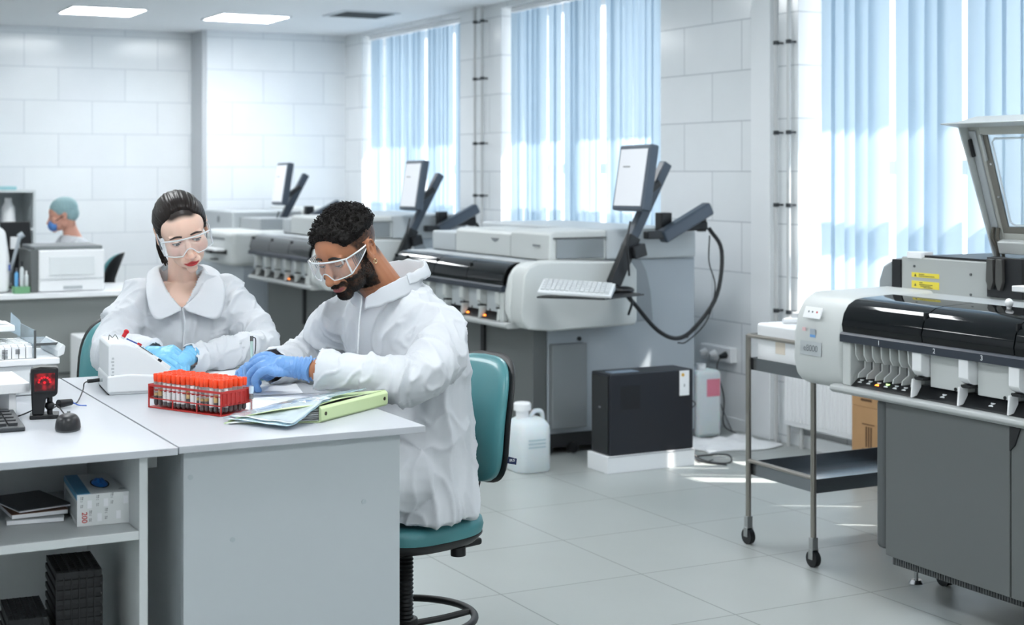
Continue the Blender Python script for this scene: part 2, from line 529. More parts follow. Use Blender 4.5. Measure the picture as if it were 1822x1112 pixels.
def front_unit(t, XF, y0, d, L, first7, lamps, caplen, cap_x=0.30, nlanes=3, near=False):
    """front of an analyzer: rounded end cap at y0 (reaching caplen away from the lanes), lanes running from y0 in direction d for L.
       coordinates are relative to t"""
    Y = lambda s: y0 + d * s
    def ybox(b, x0, x1, s0, s1, z0, z1):
        a, c = sorted((Y(s0), Y(s1)))
        b.box(x0, x1, a, c, z0, z1)
    def yprism(b, pts, s0, s1):
        a, c = sorted((Y(s0), Y(s1)))
        # axis Y: pts are (x,z)
        b.prism(pts, a, c, 'Y')
    # end cap
    prof = [(XF + .06, .70), (XF + .012, .735), (XF - .004, .80), (XF, .90), (XF + .018, .98), (XF + .05, 1.03), (XF + .10, 1.055), (XF + cap_x, 1.062), (XF + cap_x, .70)]
    b = MB(); yprism(b, prof, -caplen, 0.055)
    cap = b.build('end_cap', m_cream, t, bevel=0.028, seg=4)
    # smoked lid in segments
    prof = [(XF, .925), (XF - .006, .955), (XF + .004, .995), (XF + .026, 1.026), (XF + .06, 1.044), (XF + .10, 1.05), (XF + .10, 1.044), (XF + .062, 1.036), (XF + .03, 1.018), (XF + .012, .99), (XF + .003, .955), (XF + .009, .925)]
    if near: prof = prof[:6] + [(XF + .24, 1.056), (XF + .24, 1.050)] + prof[6:]
    dk = .24 if near else .10
    seglen = 0.44 if not near else 0.42
    s = 0.058
    while s < L - 0.02:
        e = min(s + seglen, L)
        b = MB(); yprism(b, prof, s, e - 0.006)
        b.build('lid', m_blackg, t)
        b = MB(); ybox(b, XF + .012, XF + .09, e - .012, e - .004, .93, 1.03)
        b.build('lid_rib', m_black, t)
        s = e
    b = MB(); ybox(b, XF + dk + .0005, XF + cap_x, 0.056, L, 1.035, 1.052)
    b.build('top_deck', m_lgrey, t, bevel=0.004)
    # housing behind the lanes
    b = MB(); ybox(b, XF + .075, XF + cap_x, 0.056, L, .74, 1.034)
    b.build('housing', M('housing grey', (120, 124, 126), 0.5), t)
    b = MB(); yprism(b, [(XF - .014, .893), (XF - .014, .920), (XF - .004, .928), (XF + .07, .928), (XF + .07, .893)], 0.056, L)
    band = b.build('trim_band', m_band, t)
    # black control strip and rail
    b = MB(); yprism(b, [(XF + .002, .733), (XF + .05, .772), (XF + .074, .772), (XF + .074, .733)], 0.10, L)
    b.build('control_strip', m_black, t)
    b = MB(); yprism(b, [(XF - .004, .700), (XF - .018, .712), (XF - .016, .724), (XF - .002, .732), (XF + .07, .732), (XF + .07, .700)], 0.0, L)
    b.build('front_rail', m_rail2, t, bevel=0.004, seg=3)
    # lane fins
    s = 0.057
    b = MB(); yprism(b, [(XF - .002, .733), (XF + .0, .893), (XF + .074, .893), (XF + .074, .733)], s, 0.10)
    b.build('lane_cheek', m_cream, t, bevel=0.004)
    s = 0.10
    if first7:
        for k in range(7):
            q = s + 0.018 + k * 0.046
            b = MB()
            yprism(b, [(XF + .004, .893), (XF + .006, .850), (XF + .02, .828), (XF + .07, .822), (XF + .07, .893)], q, q + 0.006)
            yprism(b, [(XF + .04, .826), (XF + .04, .80), (XF + .012, .782), (XF + .008, .766), (XF + .07, .766), (XF + .07, .826)], q + 0.010, q + 0.016)
            b.build('tube_lane', m_cream, t, bevel=0.0015)
        s = 0.43
    pitch = 0.222
    while s < L - 0.05:
        b = MB()
        yprism(b, [(XF - .008, .893), (XF - .008, .83), (XF + .004, .815), (XF + .02, .808), (XF + .073, .808), (XF + .073, .893)], s, s + .045)
        yprism(b, [(XF - .010, .80), (XF - .016, .735), (XF + .01, .74), (XF + .03, .77), (XF + .03, .80)], s, s + .008)
        b.build('lane_divider', m_white if near else m_cream, t, bevel=0.003)
        b = MB(); ybox(b, XF + .0, XF + .073, s + .004, s + .045, .797, .807); b.build('divider_clip', m_black, t)
        e = min(s + pitch, L)
        if e - s > 0.08:
            b = MB(); ybox(b, XF + .03, XF + .074, s + .05, e - .004, .775, .890)
            b.build('lane_door', m_cream if near else m_lgrey, t, bevel=0.003)
            b = MB(); b.cyl((XF + .027, Y(e - .05), .782), (XF + .031, Y(e - .05), .782), 0.006, n=12); b.build('door_knob', m_black, t)
        s += pitch
    # lamps / hourglass symbols on the strip (two facing half discs)
    def hour(sv, z, x, mt, mb, sc=1.0):
        for up, mm in ((1, mt), (-1, mb)):
            b = MB()
            pts = []
            n = 8
            for k in range(n + 1):
                a = PI * k / n
                pts.append((math.cos(a) * .010 * sc, (0.0085 - math.sin(a) * .0075) * up * sc))
            base = V((x, Y(sv), z)); ydir = V((0, d, 0)); up3 = V((.050, 0, .039)).normalized()
            nrm = V((-.039, 0, .050)).normalized()
            ring = [base + ydir * p[0] + up3 * p[1] for p in pts]
            b.loft([[r + nrm * .0004 for r in ring], [r + nrm * .0016 for r in ring]])
            b.build('status_light' if mm in (m_orange, m_greenl) else 'hourglass_symbol', mm, t)
    for sv, mt, mb in lamps:
        hour(sv, .752, XF + .0255, mt, mb, 1.0 if near else 1.4)
    return cap

def analyzer_body(t, XF, y0, y1, side_x1, top, dark=True):
    """lower cabinets, kick strip, side panel, feet; y0<y1"""
    b = MB(); b.box(XF + .02, XF + .32, y0, y1, .145, .698)
    return b.build('cabinet', m_dgrey, t, bevel=0.006)

# ---- the near analyzer at the right
t = thing('analyzer', 'large analyzer at the right with smoked lid, numbered lanes and open top lid', 'lab analyzer', (0, 0, 0))
XF = 3.85
lamp = [(0.128 + k * .0462, m_icon, m_icon) for k in range(7)]
lamp[2] = (lamp[2][0], m_icon, m_orange)
lamp[3] = (lamp[3][0], m_greenl, m_icon)
lamp += [(0.43 + .119, m_icon, m_icon), (0.652 + .119, m_icon, m_icon), (0.874 + .119, m_icon, m_icon)]
cap = front_unit(t, XF, 4.645, -1, 1.60, True, lamp, 0.24, cap_x=0.48, near=True)
# cap fittings
c = MB(); c.prism([(XF + .026, .985), (XF + .058, 1.03), (XF + .075, 1.03), (XF + .075, .975)], 4.70, 4.83, 'Y')
c.build('control_recess', M('recess grey', (176, 180, 182), 0.5), t)
Mc = frame((XF + .0045, 4.762, .982), (0, -1, 0), (.36, 0, .93))
b = MB(); b.box(-.05, .05, -.022, .022, .0, .005, Mc); b.build('button_panel', m_white, t, bevel=0.001)
for k, mm in ((-.022, m_gtxt), (.0, m_gtxt), (.026, M('red print', (200, 60, 60), .5))):
    b = MB(); b.cyl(Mc @ V((k, .003, .005)), Mc @ V((k, .003, .0065)), .004, n=12); b.build('button', mm, t)
Mc = frame((XF - .0035, 4.755, .905), (0, -1, 0), (.0, 0, 1))
b = MB(); b.box(-.017, .013, -.004, .018, 0, .0012, Mc); b.build('sticker', M('grey sticker', (170, 180, 190), .5), t)
b = MB(); b.box(-.017, .013, -.014, -.004, 0, .0012, Mc); b.build('sticker', M('blue sticker', (110, 160, 215), .5), t)
b = MB(); b.box(-.062, -.042, .006, .020, 0, .0012, Mc); b.build('sticker', M('pink sticker', (226, 190, 192), .5), t)
Mt = frame((XF - .006, 4.765, .848), (0, -1, 0), (0.02, 0, 1))
b = MB(); b.box(-.062, .062, -.027, .027, 0, .0012, Mt); b.build('name_plate', m_lgrey, t, bevel=.0005)
text('lettering', 'e8000', .034, m_gtxt, Mt @ Matrix.Translation((0, 0, .0016)), t)
for s_, tx in ((4.376, '1'), (4.099, '2'), (3.880, '3')):
    text('lane_number', tx, .024, m_icon, frame((XF - .0152, s_, .907), (0, -1, 0), (0, 0, 1)), t)
# cabinet below
b = MB(); b.box(XF + .035, XF + .9, 4.395, 4.452, .16, .70); b.build('cabinet_side', m_dgrey2, t, bevel=0.02, seg=4)
def bowed_panel(y0, y1, name='cabinet_door'):
    b = MB()
    pts = []
    n = 8
    for k in range(n + 1):
        yy = y0 + (y1 - y0) * k / n
        u = (yy - 4.39) / (2.9 - 4.39)
        pts.append((XF + .03 - .022 * math.sin(PI * min(1, u * 1.0)), yy))
    poly = pts + [(XF + .30, y1), (XF + .30, y0)]
    b.prism(poly, .145, .699, 'Z')
    return b.build(name, m_dgrey, t, bevel=0.004)
bowed_panel(3.782, 4.391)
bowed_panel(3.02, 3.776)
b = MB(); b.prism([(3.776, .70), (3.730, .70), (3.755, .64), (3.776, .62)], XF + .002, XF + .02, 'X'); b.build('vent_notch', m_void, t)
b = MB(); b.box(XF + .045, XF + .9, 3.05, 4.37, .115, .146); b.build('kick_panel', m_dgrey2, t)
b = MB()
for k in range(90):
    yy = 4.36 - k * .012
    b.box(XF + .041, XF + .046, yy - .003, yy + .003, .117, .144)
b.build('kick_ribs', m_dgrey2, t)
b = MB(); b.box(XF + .32, XF + 1.15, 3.02, 4.45, .15, 1.03); b.build('main_body', m_lgrey, t, bevel=0.01)
# levelling foot and castors
for yy in (4.35, 3.3):
    b = MB(); b.cyl((4.15, yy + .178, -.022), (4.15, yy + .178, -.008), .028, .02); b.cyl((4.15, yy + .178, -.008), (4.15, yy + .178, .11), .008)
    b.build('levelling_foot', M('polished steel', (200, 202, 204), .15, metal=1.0), t)
    b = MB(); b.cyl((4.205, yy + .10, .013), (4.235, yy + .10, .013), .035, n=20); b.box(4.195, 4.245, yy + .07, yy + .12, .025, .10)
    b.build('castor', m_black, t)
# upper module with yellow labels
b = MB(); b.box(4.30, 5.0, 3.0, 4.775, 1.03, 1.185); b.build('upper_module', M('grey painted steel', (166, 170, 168), .45), t, bevel=0.006)
b = MB(); b.prism([(4.775, 1.03), (4.775, 1.180), (4.83, 1.172), (4.895, 1.14), (4.92, 1.08), (4.92, 1.03)], 4.31, 4.9, 'X')
b.build('side_fairing', M('fairing grey', (140, 146, 148), .4), t, bevel=0.012, seg=3)
b = MB(); b.box(4.297, 4.306, 4.776, 4.825, 1.03, 1.172); b.build('black_slot', m_black, t)
b = MB(); b.box(4.296, 4.36, 4.66, 4.74, 1.180, 1.205); b.build('latch_block', m_white, t, bevel=0.003)
b = MB(); b.box(4.31, 4.9, 4.32, 4.655, 1.186, 1.194); b.build('seal_strip', m_black, t)
b = MB(); b.box(4.288, 4.32, 4.14, 4.31, 1.06, 1.205); b.build('hinge_well', m_black, t, bevel=0.002)
for yy in (4.28, 4.235):
    b = MB(); b.prism([(yy - .014, 1.20), (yy + .014, 1.20), (yy + .018, 1.12), (yy + .006, 1.088), (yy - .006, 1.088), (yy - .018, 1.12)], 4.270, 4.286, 'X')
    b.build('hinge_plate', M('gunmetal', (92, 92, 90), .35, metal=.6), t, bevel=.002)
for z0, z1 in ((1.108, 1.126), (1.066, 1.094)):
    b = MB(); b.box(4.2985, 4.2998, 4.565, 4.715, z0, z1); b.build('warning_label', m_yel, t, smooth=False)
    b = MB(); zc = (z0 + z1) / 2
    b.prism([(4.700, zc - .006), (4.688, zc - .006), (4.694, zc + .005)], 4.2978, 4.2986, 'X'); b.build('warning_symbol', m_txt, t)
for zz, y_a, y_b in ((1.120, 4.645, 4.675), (1.114, 4.590, 4.675), (1.088, 4.655, 4.672), (1.081, 4.600, 4.672), (1.075, 4.610, 4.665), (1.070, 4.600, 4.650)):
    b = MB(); y_ = y_a
    rr_ = random.Random(int(zz * 1e4))
    while y_ < y_b:
        w_ = rr_.uniform(.003, .009); b.box(4.2976, 4.2984, y_, min(y_b, y_ + w_), zz - .0012, zz + .0012); y_ += w_ + .0018
    b.build('fine_print', m_txt, t, smooth=False)
for yy, zz in ((4.70, 1.150), (4.40, 1.135), (4.40, 1.06)):
    b = MB(); b.cyl((4.2965, yy, zz), (4.301, yy, zz), .005, n=12); b.build('screw', m_dgrey2, t)
# white shelf on a post and white knob
b = MB(); b.box(4.02, 4.28, 3.45, 3.93, 1.115, 1.135); b.build('side_shelf', m_white, t, bevel=.003)
b = MB(); b.box(4.08, 4.10, 3.86, 3.885, 1.05, 1.114); b.box(4.07, 4.11, 3.85, 3.895, 1.108, 1.114); b.build('shelf_post', m_black, t)
b = MB(); b.ell((4.05, 3.97, 1.072), (.014, .014, .016)); b.cyl((4.05, 3.97, 1.05), (4.05, 3.97, 1.065), .008); b.build('knob', m_white, t)
# open lid: local frame u up the lid, -Y along the lid, normal toward the room
P0, P1 = V((4.53, 4.49, 1.215)), V((4.375, 4.49, 1.705))
ML = frame(P0, (0, -1, 0), (P1 - P0))     # local x -> -Y, local y -> up the lid, z = x cross y
m_lidin = M('lid inner frame', (186, 188, 182), .45)
nz = ML.to_3x3() @ V((0, 0, 1))
sg = 1 if nz.x < 0 else -1
HL = (P1 - P0).length
root = t
t.location = (-.15, -.178, .022)
b = MB()
# outer shell: back sheet ring and side wall
b.box(0, .95, 0, HL, -.050 * sg, -.044 * sg, ML) if False else None
for x0, x1, y0_, y1_ in ((0, .055, 0, HL), (.055, 1.0, HL - .05, HL), (.055, 1.0, 0, .075)):
    b.box(x0, x1, y0_, y1_, min(0, .012 * sg), max(0, .012 * sg), ML)
b.build('lid_frame', m_lidin, root, bevel=.004)
b = MB()
b.loft([[ML @ V(p) for p in ((-.004, -.02, .03 * sg), (-.004, -.02, -.03 * sg), (.004, -.02, -.03 * sg), (.004, -.02, .03 * sg))],
        [ML @ V(p) for p in ((-.004, HL, .055 * sg), (-.004, HL, -.05 * sg), (.004, HL, -.05 * sg), (.004, HL, .055 * sg))]])
b.build('lid_side_wall', m_cream, root, bevel=.002)
b = MB()
b.prism([(HL - .012, -.05 * sg), (HL - .006, .055 * sg), (HL + .030, .135 * sg), (HL + .034, .135 * sg), (HL + .016, .055 * sg), (HL + .008, -.05 * sg)], -.004, 1, 'X',
        ML @ Matrix.Scale(1.0, 4))
b.build('lid_lip', m_cream, root, bevel=.003)
b = MB(); b.box(.008, .042, .10, HL - .03, min(.012 * sg, .02 * sg), max(.012 * sg, .02 * sg), ML); b.build('lid_hinge_cover', m_lgrey, root, bevel=.003)
b = MB(); b.box(.010, .020, HL - .13, HL - .06, min(.02 * sg, .034 * sg), max(.02 * sg, .034 * sg), ML); b.build('lid_latch', m_black, root, bevel=.002)
b = MB(); b.box(.058, .068, HL - .15, HL - .045, min(.010 * sg, .022 * sg), max(.010 * sg, .022 * sg), ML); b.build('lid_stop', m_cream, root, bevel=.002)
m_dkfr = M('taupe lid lining', (126, 124, 118), .5)
b = MB()
b.box(.055, .085, .075, HL - .05, min(0, .008 * sg), max(0, .008 * sg), ML); b.box(.085, 1.0, .075, .10, min(0, .008 * sg), max(0, .008 * sg), ML)
b.build('lid_lining', m_dkfr, root)
b = MB(); b.box(.085, 1.0, .10, HL - .05, min(0, .003 * sg), max(0, .003 * sg), ML)
m_clear = M('clear plastic cover', (196, 218, 232), 0.08, alpha=0.36, coat=0.5)
b.build('lid_window', m_clear, root)
b = MB(); b.tube([ML @ V(p) for p in ((1.0, HL - .065, .008 * sg), (.12, HL - .065, .008 * sg), (.104, HL - .08, .008 * sg), (.104, .12, .008 * sg), (.12, .108, .008 * sg), (1.0, .108, .008 * sg))], .004, smooth=False)
b.build('lid_window_edge', M('clear edge', (240, 248, 252), .05, alpha=.6, coat=1), root)
b = MB(); b.box(.05, 1.0, .005, .055, min(.012 * sg, .05 * sg), max(.012 * sg, .05 * sg), ML); b.build('lid_hinge_beam', m_cream, root, bevel=.006)
for x in (.075, .075, .20, .35):
    for y in ((.22, .35) if x == .075 else (.087,)):
        b = MB(); b.cyl(ML @ V((x, y, .006 * sg)), ML @ V((x, y, .012 * sg)), .0045, n=10); b.build('lid_screw', m_white, root)
for x in (.022, .048):
    b = MB(); b.tube([ML @ V((x, .10, .02 * sg)), ML @ V((x - .006, .06, .03 * sg)), ML @ V((x + .004, .02, .028 * sg)), ML @ V((x, -.02, .03 * sg))], .007)
    b.build('hinge_arm', M('hinge steel', (120, 116, 108), .35, metal=.7), root)

# ---- the middle analyzer with the open side toward us
def wall_analyzer(label, y_near, L, lampspec, detail=True):
    t = thing('analyzer', label, 'lab analyzer', (0, 0, 0))
    XF = 3.77
    # front with rounded cap at the near end
    front_unit(t, XF, y_near, 1, L, False, lampspec, 0.0, cap_x=0.24, near=False)
    # big side cap
    prof = [(XF + .012, .80), (XF + .02, .75), (XF + .06, .705), (XF + .19, .69), (XF + .72, .70), (XF + .735, .72), (XF + .735, 1.0), (XF + .70, 1.045), (XF + .25, 1.062), (XF + .12, 1.058), (XF + .06, 1.035), (XF + .03, .99)]
    b = MB(); b.prism(prof, y_near - .12, y_near + .02, 'Y')
    b.build('side_cap', m_cream, t, bevel=.02, seg=3)
    y2 = y_near + L
    b = MB(); b.box(XF + .18, XF + .268, y_near + .06, y2 + .1, .12, .699); b.build('front_cabinet', m_dgrey, t, bevel=.006)
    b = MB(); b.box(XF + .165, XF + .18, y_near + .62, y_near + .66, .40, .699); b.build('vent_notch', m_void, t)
    b = MB(); b.box(XF + .28, XF + .50, y_near + .02, y_near + .10, .14, .60); b.build('side_cabinet', M('mid grey cabinet', (128, 133, 136), .45), t, bevel=.006)
    b = MB(); b.box(XF + .27, XF + 1.24, y_near + .06, y2 + .1, .06, 1.05)
    b.build('side_panel', m_sgrey, t, bevel=.01)
    b = MB(); b.prism([(XF + .735, .70), (XF + .735, 1.05), (XF + .86, 1.05), (XF + .90, .98), (XF + .93, .86), (XF + .945, .70)], y_near + .045, y_near + .062, 'Y')
    b.build('curved_shield', M('shield grey', (140, 147, 152), .45), t, bevel=.002)
    # upper boxes
    b = MB()
    b.prism([(XF + .26, 1.05), (XF + .26, 1.20), (XF + .30, 1.215), (XF + .62, 1.215), (XF + .62, 1.05)], y_near + .02, y_near + .47, 'Y')
    b.build('upper_cover', m_cream, t, bevel=.012, seg=3)
    b = MB(); b.box(XF + .30, XF + .60, y_near + .008, y_near + .022, 1.065, 1.17); b.build('side_window', M('grey tinted window', (130, 136, 140), .2), t, bevel=.004)
    b = MB(); b.box(XF + .285, XF + .62, y_near + .012, y_near + .0195, 1.172, 1.180); b.build('window_seam', m_dgrey2, t)
    b = MB(); b.prism([(XF + .265, 1.05), (XF + .265, 1.185), (XF + .29, 1.20), (XF + .62, 1.20), (XF + .62, 1.05)], y_near + .475, y_near + 1.20, 'Y')
    b.build('upper_cover', m_cream, t, bevel=.012, seg=3)
    b = MB(); b.box(XF + .62, XF + 1.22, y_near + .02, y2, 1.05, 1.22); b.build('rear_housing', m_lgrey, t, bevel=.014, seg=3)
    if L > 1.3:
        b = MB(); b.box(XF + .27, XF + .9, y_near + 1.21, y2, 1.05, 1.17); b.build('upper_cover', m_lgrey, t, bevel=.012, seg=3)
    b = MB(); b.prism([(y_near + .62, 1.155), (y_near + .72, 1.155), (y_near + .70, 1.14), (y_near + .67, 1.132), (y_near + .64, 1.14)], XF + .262, XF + .266, 'X')
    b.build('cover_badge', m_gtxt, t)
    b = MB(); b.box(XF + .2555, XF + .2595, y_near + .12, y_near + .20, 1.128, 1.138); b.build('cover_badge', m_gtxt, t)
    # base
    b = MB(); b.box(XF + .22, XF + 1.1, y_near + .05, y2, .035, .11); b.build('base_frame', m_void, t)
    for xx in (XF + .26, XF + .42):
        b = MB(); b.cyl((xx, y_near + .03, .03), (xx, y_near + .06, .03), .03); b.build('castor', m_black, t)
    for xx, zz in ((XF + .47, .62), (XF + 1.18, .60)):
        b = MB(); b.cyl((xx, y_near + .052, zz), (xx, y_near + .062, zz), .012); b.build('screw_cap', m_black, t)
    return t
L3 = [(0.30, m_icon, m_icon)]
lm = [(0.12, m_icon, m_icon), (0.317, m_void, m_orange), (0.528, m_void, m_orange), (0.76, m_icon, m_icon)]
wall_analyzer('cream analyzer right behind the man, its side panel beside the black tower', 7.20, 1.55, lm)
wall_analyzer('grey and cream analyzer between the two people, its rail with one glowing orange lamp', 10.18, 1.40, [(0.538, m_void, m_orange)])
# ---- farthest machine: white end unit with an open drawer and printed label, behind the woman's shoulder
t = thing('analyzer', 'white analyzer end unit with open black drawer behind the woman', 'lab analyzer', (0, 0, 0))
b = MB(); b.box(3.70, 4.3, 11.82, 12.72, .78, 1.055); b.build('front_unit', m_cream, t, bevel=.04, seg=4)
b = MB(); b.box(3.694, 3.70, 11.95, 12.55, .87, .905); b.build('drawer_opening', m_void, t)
b = MB(); b.box(3.62, 3.70, 12.0, 12.4, .895, .915); b.build('drawer_front', m_white, t, bevel=.003)
b = MB(); b.box(3.60, 3.68, 12.10, 12.22, .875, .90); b.build('drawer_contents', m_black, t, bevel=.004)
b = MB()
for k in range(7): b.box(3.694, 3.6985, 12.02 + k * .06, 12.06 + k * .06, .985, 1.0)
b.build('printed_marks', m_gtxt, t)
b = MB(); b.box(3.80, 4.9, 11.85, 13.5, .10, .78); b.build('cabinet', m_sgrey, t, bevel=.01)
b = MB(); b.box(4.03, 4.95, 12.10, 12.66, 1.0, 1.15); b.build('tinted_cover', M('grey tinted cover', (150, 155, 158), .3), t, bevel=.01)
b = MB(); b.box(3.98, 4.95, 12.70, 13.55, .78, 1.20); b.build('upper_cover', m_lgrey, t, bevel=.02)
b = MB(); b.box(4.60, 4.97, 12.62, 13.55, 1.15, 1.22); b.build('rear_housing', m_cream, t, bevel=.02)
b = MB(); b.box(3.9, 4.9, 11.9, 13.5, 0.0, .10); b.build('base', m_void, t)
b = MB(); b.cyl((3.975, 13.1, 1.12), (3.98, 13.1, 1.12), .03); b.build('cover_badge', m_gtxt, t)

# ---- monitor arms
m_arm = M('charcoal arm', (44, 50, 58), 0.4)
m_arm2 = M('slate arm cover', (62, 72, 84), 0.35)
m_screen = M('pale grey screen', (200, 203, 208), .3, emit=0.25)
m_bezel = M('slate bezel', (70, 80, 92), .4)
def monitor_arm(label):
    t = thing('monitor_arm', label, 'monitor', (0, 0, 0), 0, 'monitors on arms over the analyzers')
    # all coordinates relative to the arm base at (4.33, 7.05, 0.90)
    O = V((4.33, 7.05, .90))
    R = lambda x, y, z: V((x, y, z)) - O
    Ms = Matrix.Translation(R(4.43, 7.03, 1.505)) @ Matrix.Rotation(math.radians(9), 4, 'Y') @ Matrix.Rotation(math.radians(-4), 4, 'Z')
    b = MB(); b.box(-.02, .035, -.175, .175, -.18, .18, Ms); sc = b.build('screen_housing', m_bezel, t, bevel=.012, seg=3)
    b = MB(); b.box(-.0225, -.0198, -.150, .150, -.155, .155, Ms); b.build('screen', m_screen, t, smooth=False)
    b = MB(); b.box(-.0235, -.0222, .02, .10, .055, .062, Ms); b.build('screen_text', m_gtxt, t, smooth=False)
    def bar(p, q, w, h, name, mt, bev=.008):
        p, q = R(*p), R(*q); d = (q - p)
        Mb = frame(p, d, V((0, 1, 0)))
        b = MB(); b.box(0, d.length, -w / 2, w / 2, -h / 2, h / 2, Mb)
        return b.build(name, mt, t, bevel=bev, seg=3)
    bar((4.31, 7.05, .93), (4.44, 7.05, 1.19), .05, .075, 'lower_arm', m_black)
    bar((4.40, 7.06, 1.12), (4.655, 7.06, 1.585), .06, .055, 'upper_arm', m_arm2)
    bar((4.45, 7.04, 1.38), (4.60, 7.05, 1.48), .05, .04, 'tilt_bracket', m_black)
    bar((4.41, 7.03, 1.10), (4.49, 7.03, 1.12), .07, .07, 'elbow_joint', m_black)
    bar((4.56, 7.12, 1.190), (4.68, 7.12, 1.19), .05, .045, 'link', m_black)
    bar((4.665, 7.12, 1.175), (4.985, 7.12, 1.335), .075, .075, 'wall_arm', m_arm2, .014)
    b = MB(); b.box(*(4.70 - O.x, 4.77 - O.x), 7.17 - O.y, 7.24 - O.y, 1.21 - O.z, 1.31 - O.z); b.build('clamp_block', m_black, t, bevel=.005)
    bar((4.80, 7.20, 1.225), (4.99, 7.16, 1.235), .05, .05, 'mount', m_black)
    b = MB(); b.cyl(R(4.975, 7.18, 1.2), R(4.975, 7.18, 1.28), .028); b.build('pivot', m_black, t)
    # tray
    b = MB()
    pl = [(3.775, 6.93), (4.02, 6.66), (4.36, 6.82), (4.37, 7.08), (4.10, 7.0), (3.84, 6.99)]
    b.prism([(p[0] - O.x, p[1] - O.y) for p in pl], .888 - O.z, .896 - O.z, 'Z')
    b.build('keyboard_tray', m_black, t, bevel=.002)
    b = MB(); b.ell(R(4.33, 6.98, .905), (.065, .05, .022)); b.build('base_joint', m_black, t)
    b = MB()
    b.tube([R(4.97, 7.10, 1.22), R(4.985, 7.0, 1.10), R(4.94, 6.98, .86), R(4.80, 6.98, .69), R(4.68, 6.98, .63), R(4.55, 6.98, .68), R(4.42, 7.0, .82), R(4.35, 7.02, .90)], .012)
    b.build('cable', m_black, t)
    b = MB()
    b.tube([R(4.96, 7.08, 1.18), R(4.90, 7.0, 1.04), R(4.92, 6.97, .90), R(4.85, 6.95, .72), R(4.72, 6.95, .615), R(4.66, 6.95, .61)], .004)
    b.build('thin_cable', m_black, t)
    b = MB(); b.tube([R(4.37, 7.0, .90), R(4.385, 6.98, .84), R(4.35, 6.96, .775)], .007); b.build('scanner_cord', m_black, t)
    b = MB(); b.tube([R(4.40, 7.02, 1.27), R(4.36, 6.99, 1.16), R(4.37, 6.99, 1.04), R(4.38, 7.0, .98)], .006); b.build('cable', m_black, t)
    t.location = O + V((0, -.035, 0))
    return t
m3arm = monitor_arm('largest tilted monitor on a charcoal arm, above the cream analyzer behind the man')
def keyboard(label, loc, rz, mcol, mkey):
    t = thing('keyboard', label, 'keyboard', loc, rz)
    b = MB(); b.prism([(-.075, 0), (-.075, .010), (.075, .022), (.075, 0)], -.19, .19, 'X'); b.build('case', mcol, t, bevel=.003)
    b = MB()
    for r in range(5):
        for c in range(14):
            x = -.178 + c * .0255; y = -.062 + r * .026
            z = .010 + (y + .075) * .08
            b.box(x, x + .021, y, y + .021, z, z + .006)
    b.build('keys', mkey, t)
    return t
m_kbw = M('pale grey keyboard', (214, 218, 220), .5)
kb = keyboard('pale grey keyboard on the tray below the largest arm monitor', (3.985, 6.865, .8965), math.radians(-38), m_kbw, M('light keys', (200, 204, 206), .5))
kb.scale = (1, 1.25, 1.7); kb.rotation_euler = (math.radians(9), math.radians(3), math.radians(-38)); kb.location = (3.975, 6.83, .915)
t = thing('computer_mouse', 'black mouse at the back of the keyboard tray by the cream analyzer', 'mouse', (4.22, 6.90, .8965))
b = MB(); b.ell((0, 0, .016), (.05, .032, .018)); b.build('shell', m_black, t)
b = MB(); b.ell((-.03, 0, .024), (.006, .004, .006)); b.build('wheel', m_dgrey2, t)
OFF = V((.04, 3.01, -.065))
dup(m3arm, V(m3arm.location) + OFF, label='middle-sized tilted monitor on an arm, just right of the man\'s hair')
dup(m3arm, V(m3arm.location) + V((-.13, 5.35, -.07)), label='smallest tilted monitor on an arm, between the woman and the man against the bright wall')

# ---- things beside the middle analyzer
t = thing('storage_plinth', 'low white plinth on the floor carrying the black tower', 'plinth', (0, 0, 0))
b = MB(); b.box(4.045, 4.58, 6.64, 6.84, 0, .088); b.build('block', m_white, t, bevel=.003)
b = MB(); b.box(4.05, 4.575, 6.638, 6.6395, .083, .086); b.build('seam', m_gtxt, t)
t = thing('power_supply_tower', 'black tower unit on the white plinth, with a hanging white tag', 'tower', (0, 0, 0))
b = MB(); b.box(4.065, 4.575, 6.645, 6.835, .088, .505); b.build('housing', M('black painted steel', (30, 33, 40), .45), t, bevel=.008, seg=3)
b = MB(); b.box(4.058, 4.066, 6.66, 6.82, .10, .495); b.build('front_panel', m_black, t, bevel=.003)
b = MB()
for k in range(12): b.box(4.13 + k * .01, 4.134 + k * .01, 6.6435, 6.6455, .32, .44)
b.build('vent', m_void, t)
b = MB(); b.box(4.10, 4.26, 6.68, 6.76, .505, .507); b.build('top_label', M('blue grey label', (120, 136, 152), .4), t)
b = MB(); b.box(4.0568, 4.058, 6.728, 6.736, .325, .334); b.box(4.0568, 4.058, 6.739, 6.747, .325, .334); b.build('maker_mark', m_gtxt, t)
t = thing('hanging_tag', 'white paper tag with orange mark hung on the black tower', 'tag', (0, 0, 0))
b = MB(); b.box(4.485, 4.545, 6.639, 6.641, .37, .50); b.build('card', m_white, t)
b = MB(); b.cyl((4.505, 6.6388, .478), (4.505, 6.6375, .478), .009); b.build('mark', M('amber mark', (214, 170, 80), .5), t)
b = MB(); b.box(4.512, 4.517, 6.6378, 6.639, .415, .430); b.build('print', m_gtxt, t)
t = thing('jerry_can', 'translucent white jerry can on the floor right of the man\'s chair', 'canister', (3.745, 6.93, 0))
b = MB()
rr = []
for z, s_, r_ in ((0, .92, .03), (.01, 1, .03), (.17, 1, .03), (.235, .98, .035), (.26, .80, .05), (.275, .55, .05)):
    ring = []
    for k in range(28):
        a = 2 * PI * k / 28
        cx, sy = math.cos(a), math.sin(a)
        e = 0.55
        ring.append(V((.095 * s_ * math.copysign(abs(cx) ** e, cx), .105 * s_ * math.copysign(abs(sy) ** e, sy), z)))
    rr.append(ring)
b.loft(rr)
m_hdpe = M('translucent polyethylene', (216, 224, 228), .4, sub=.3)
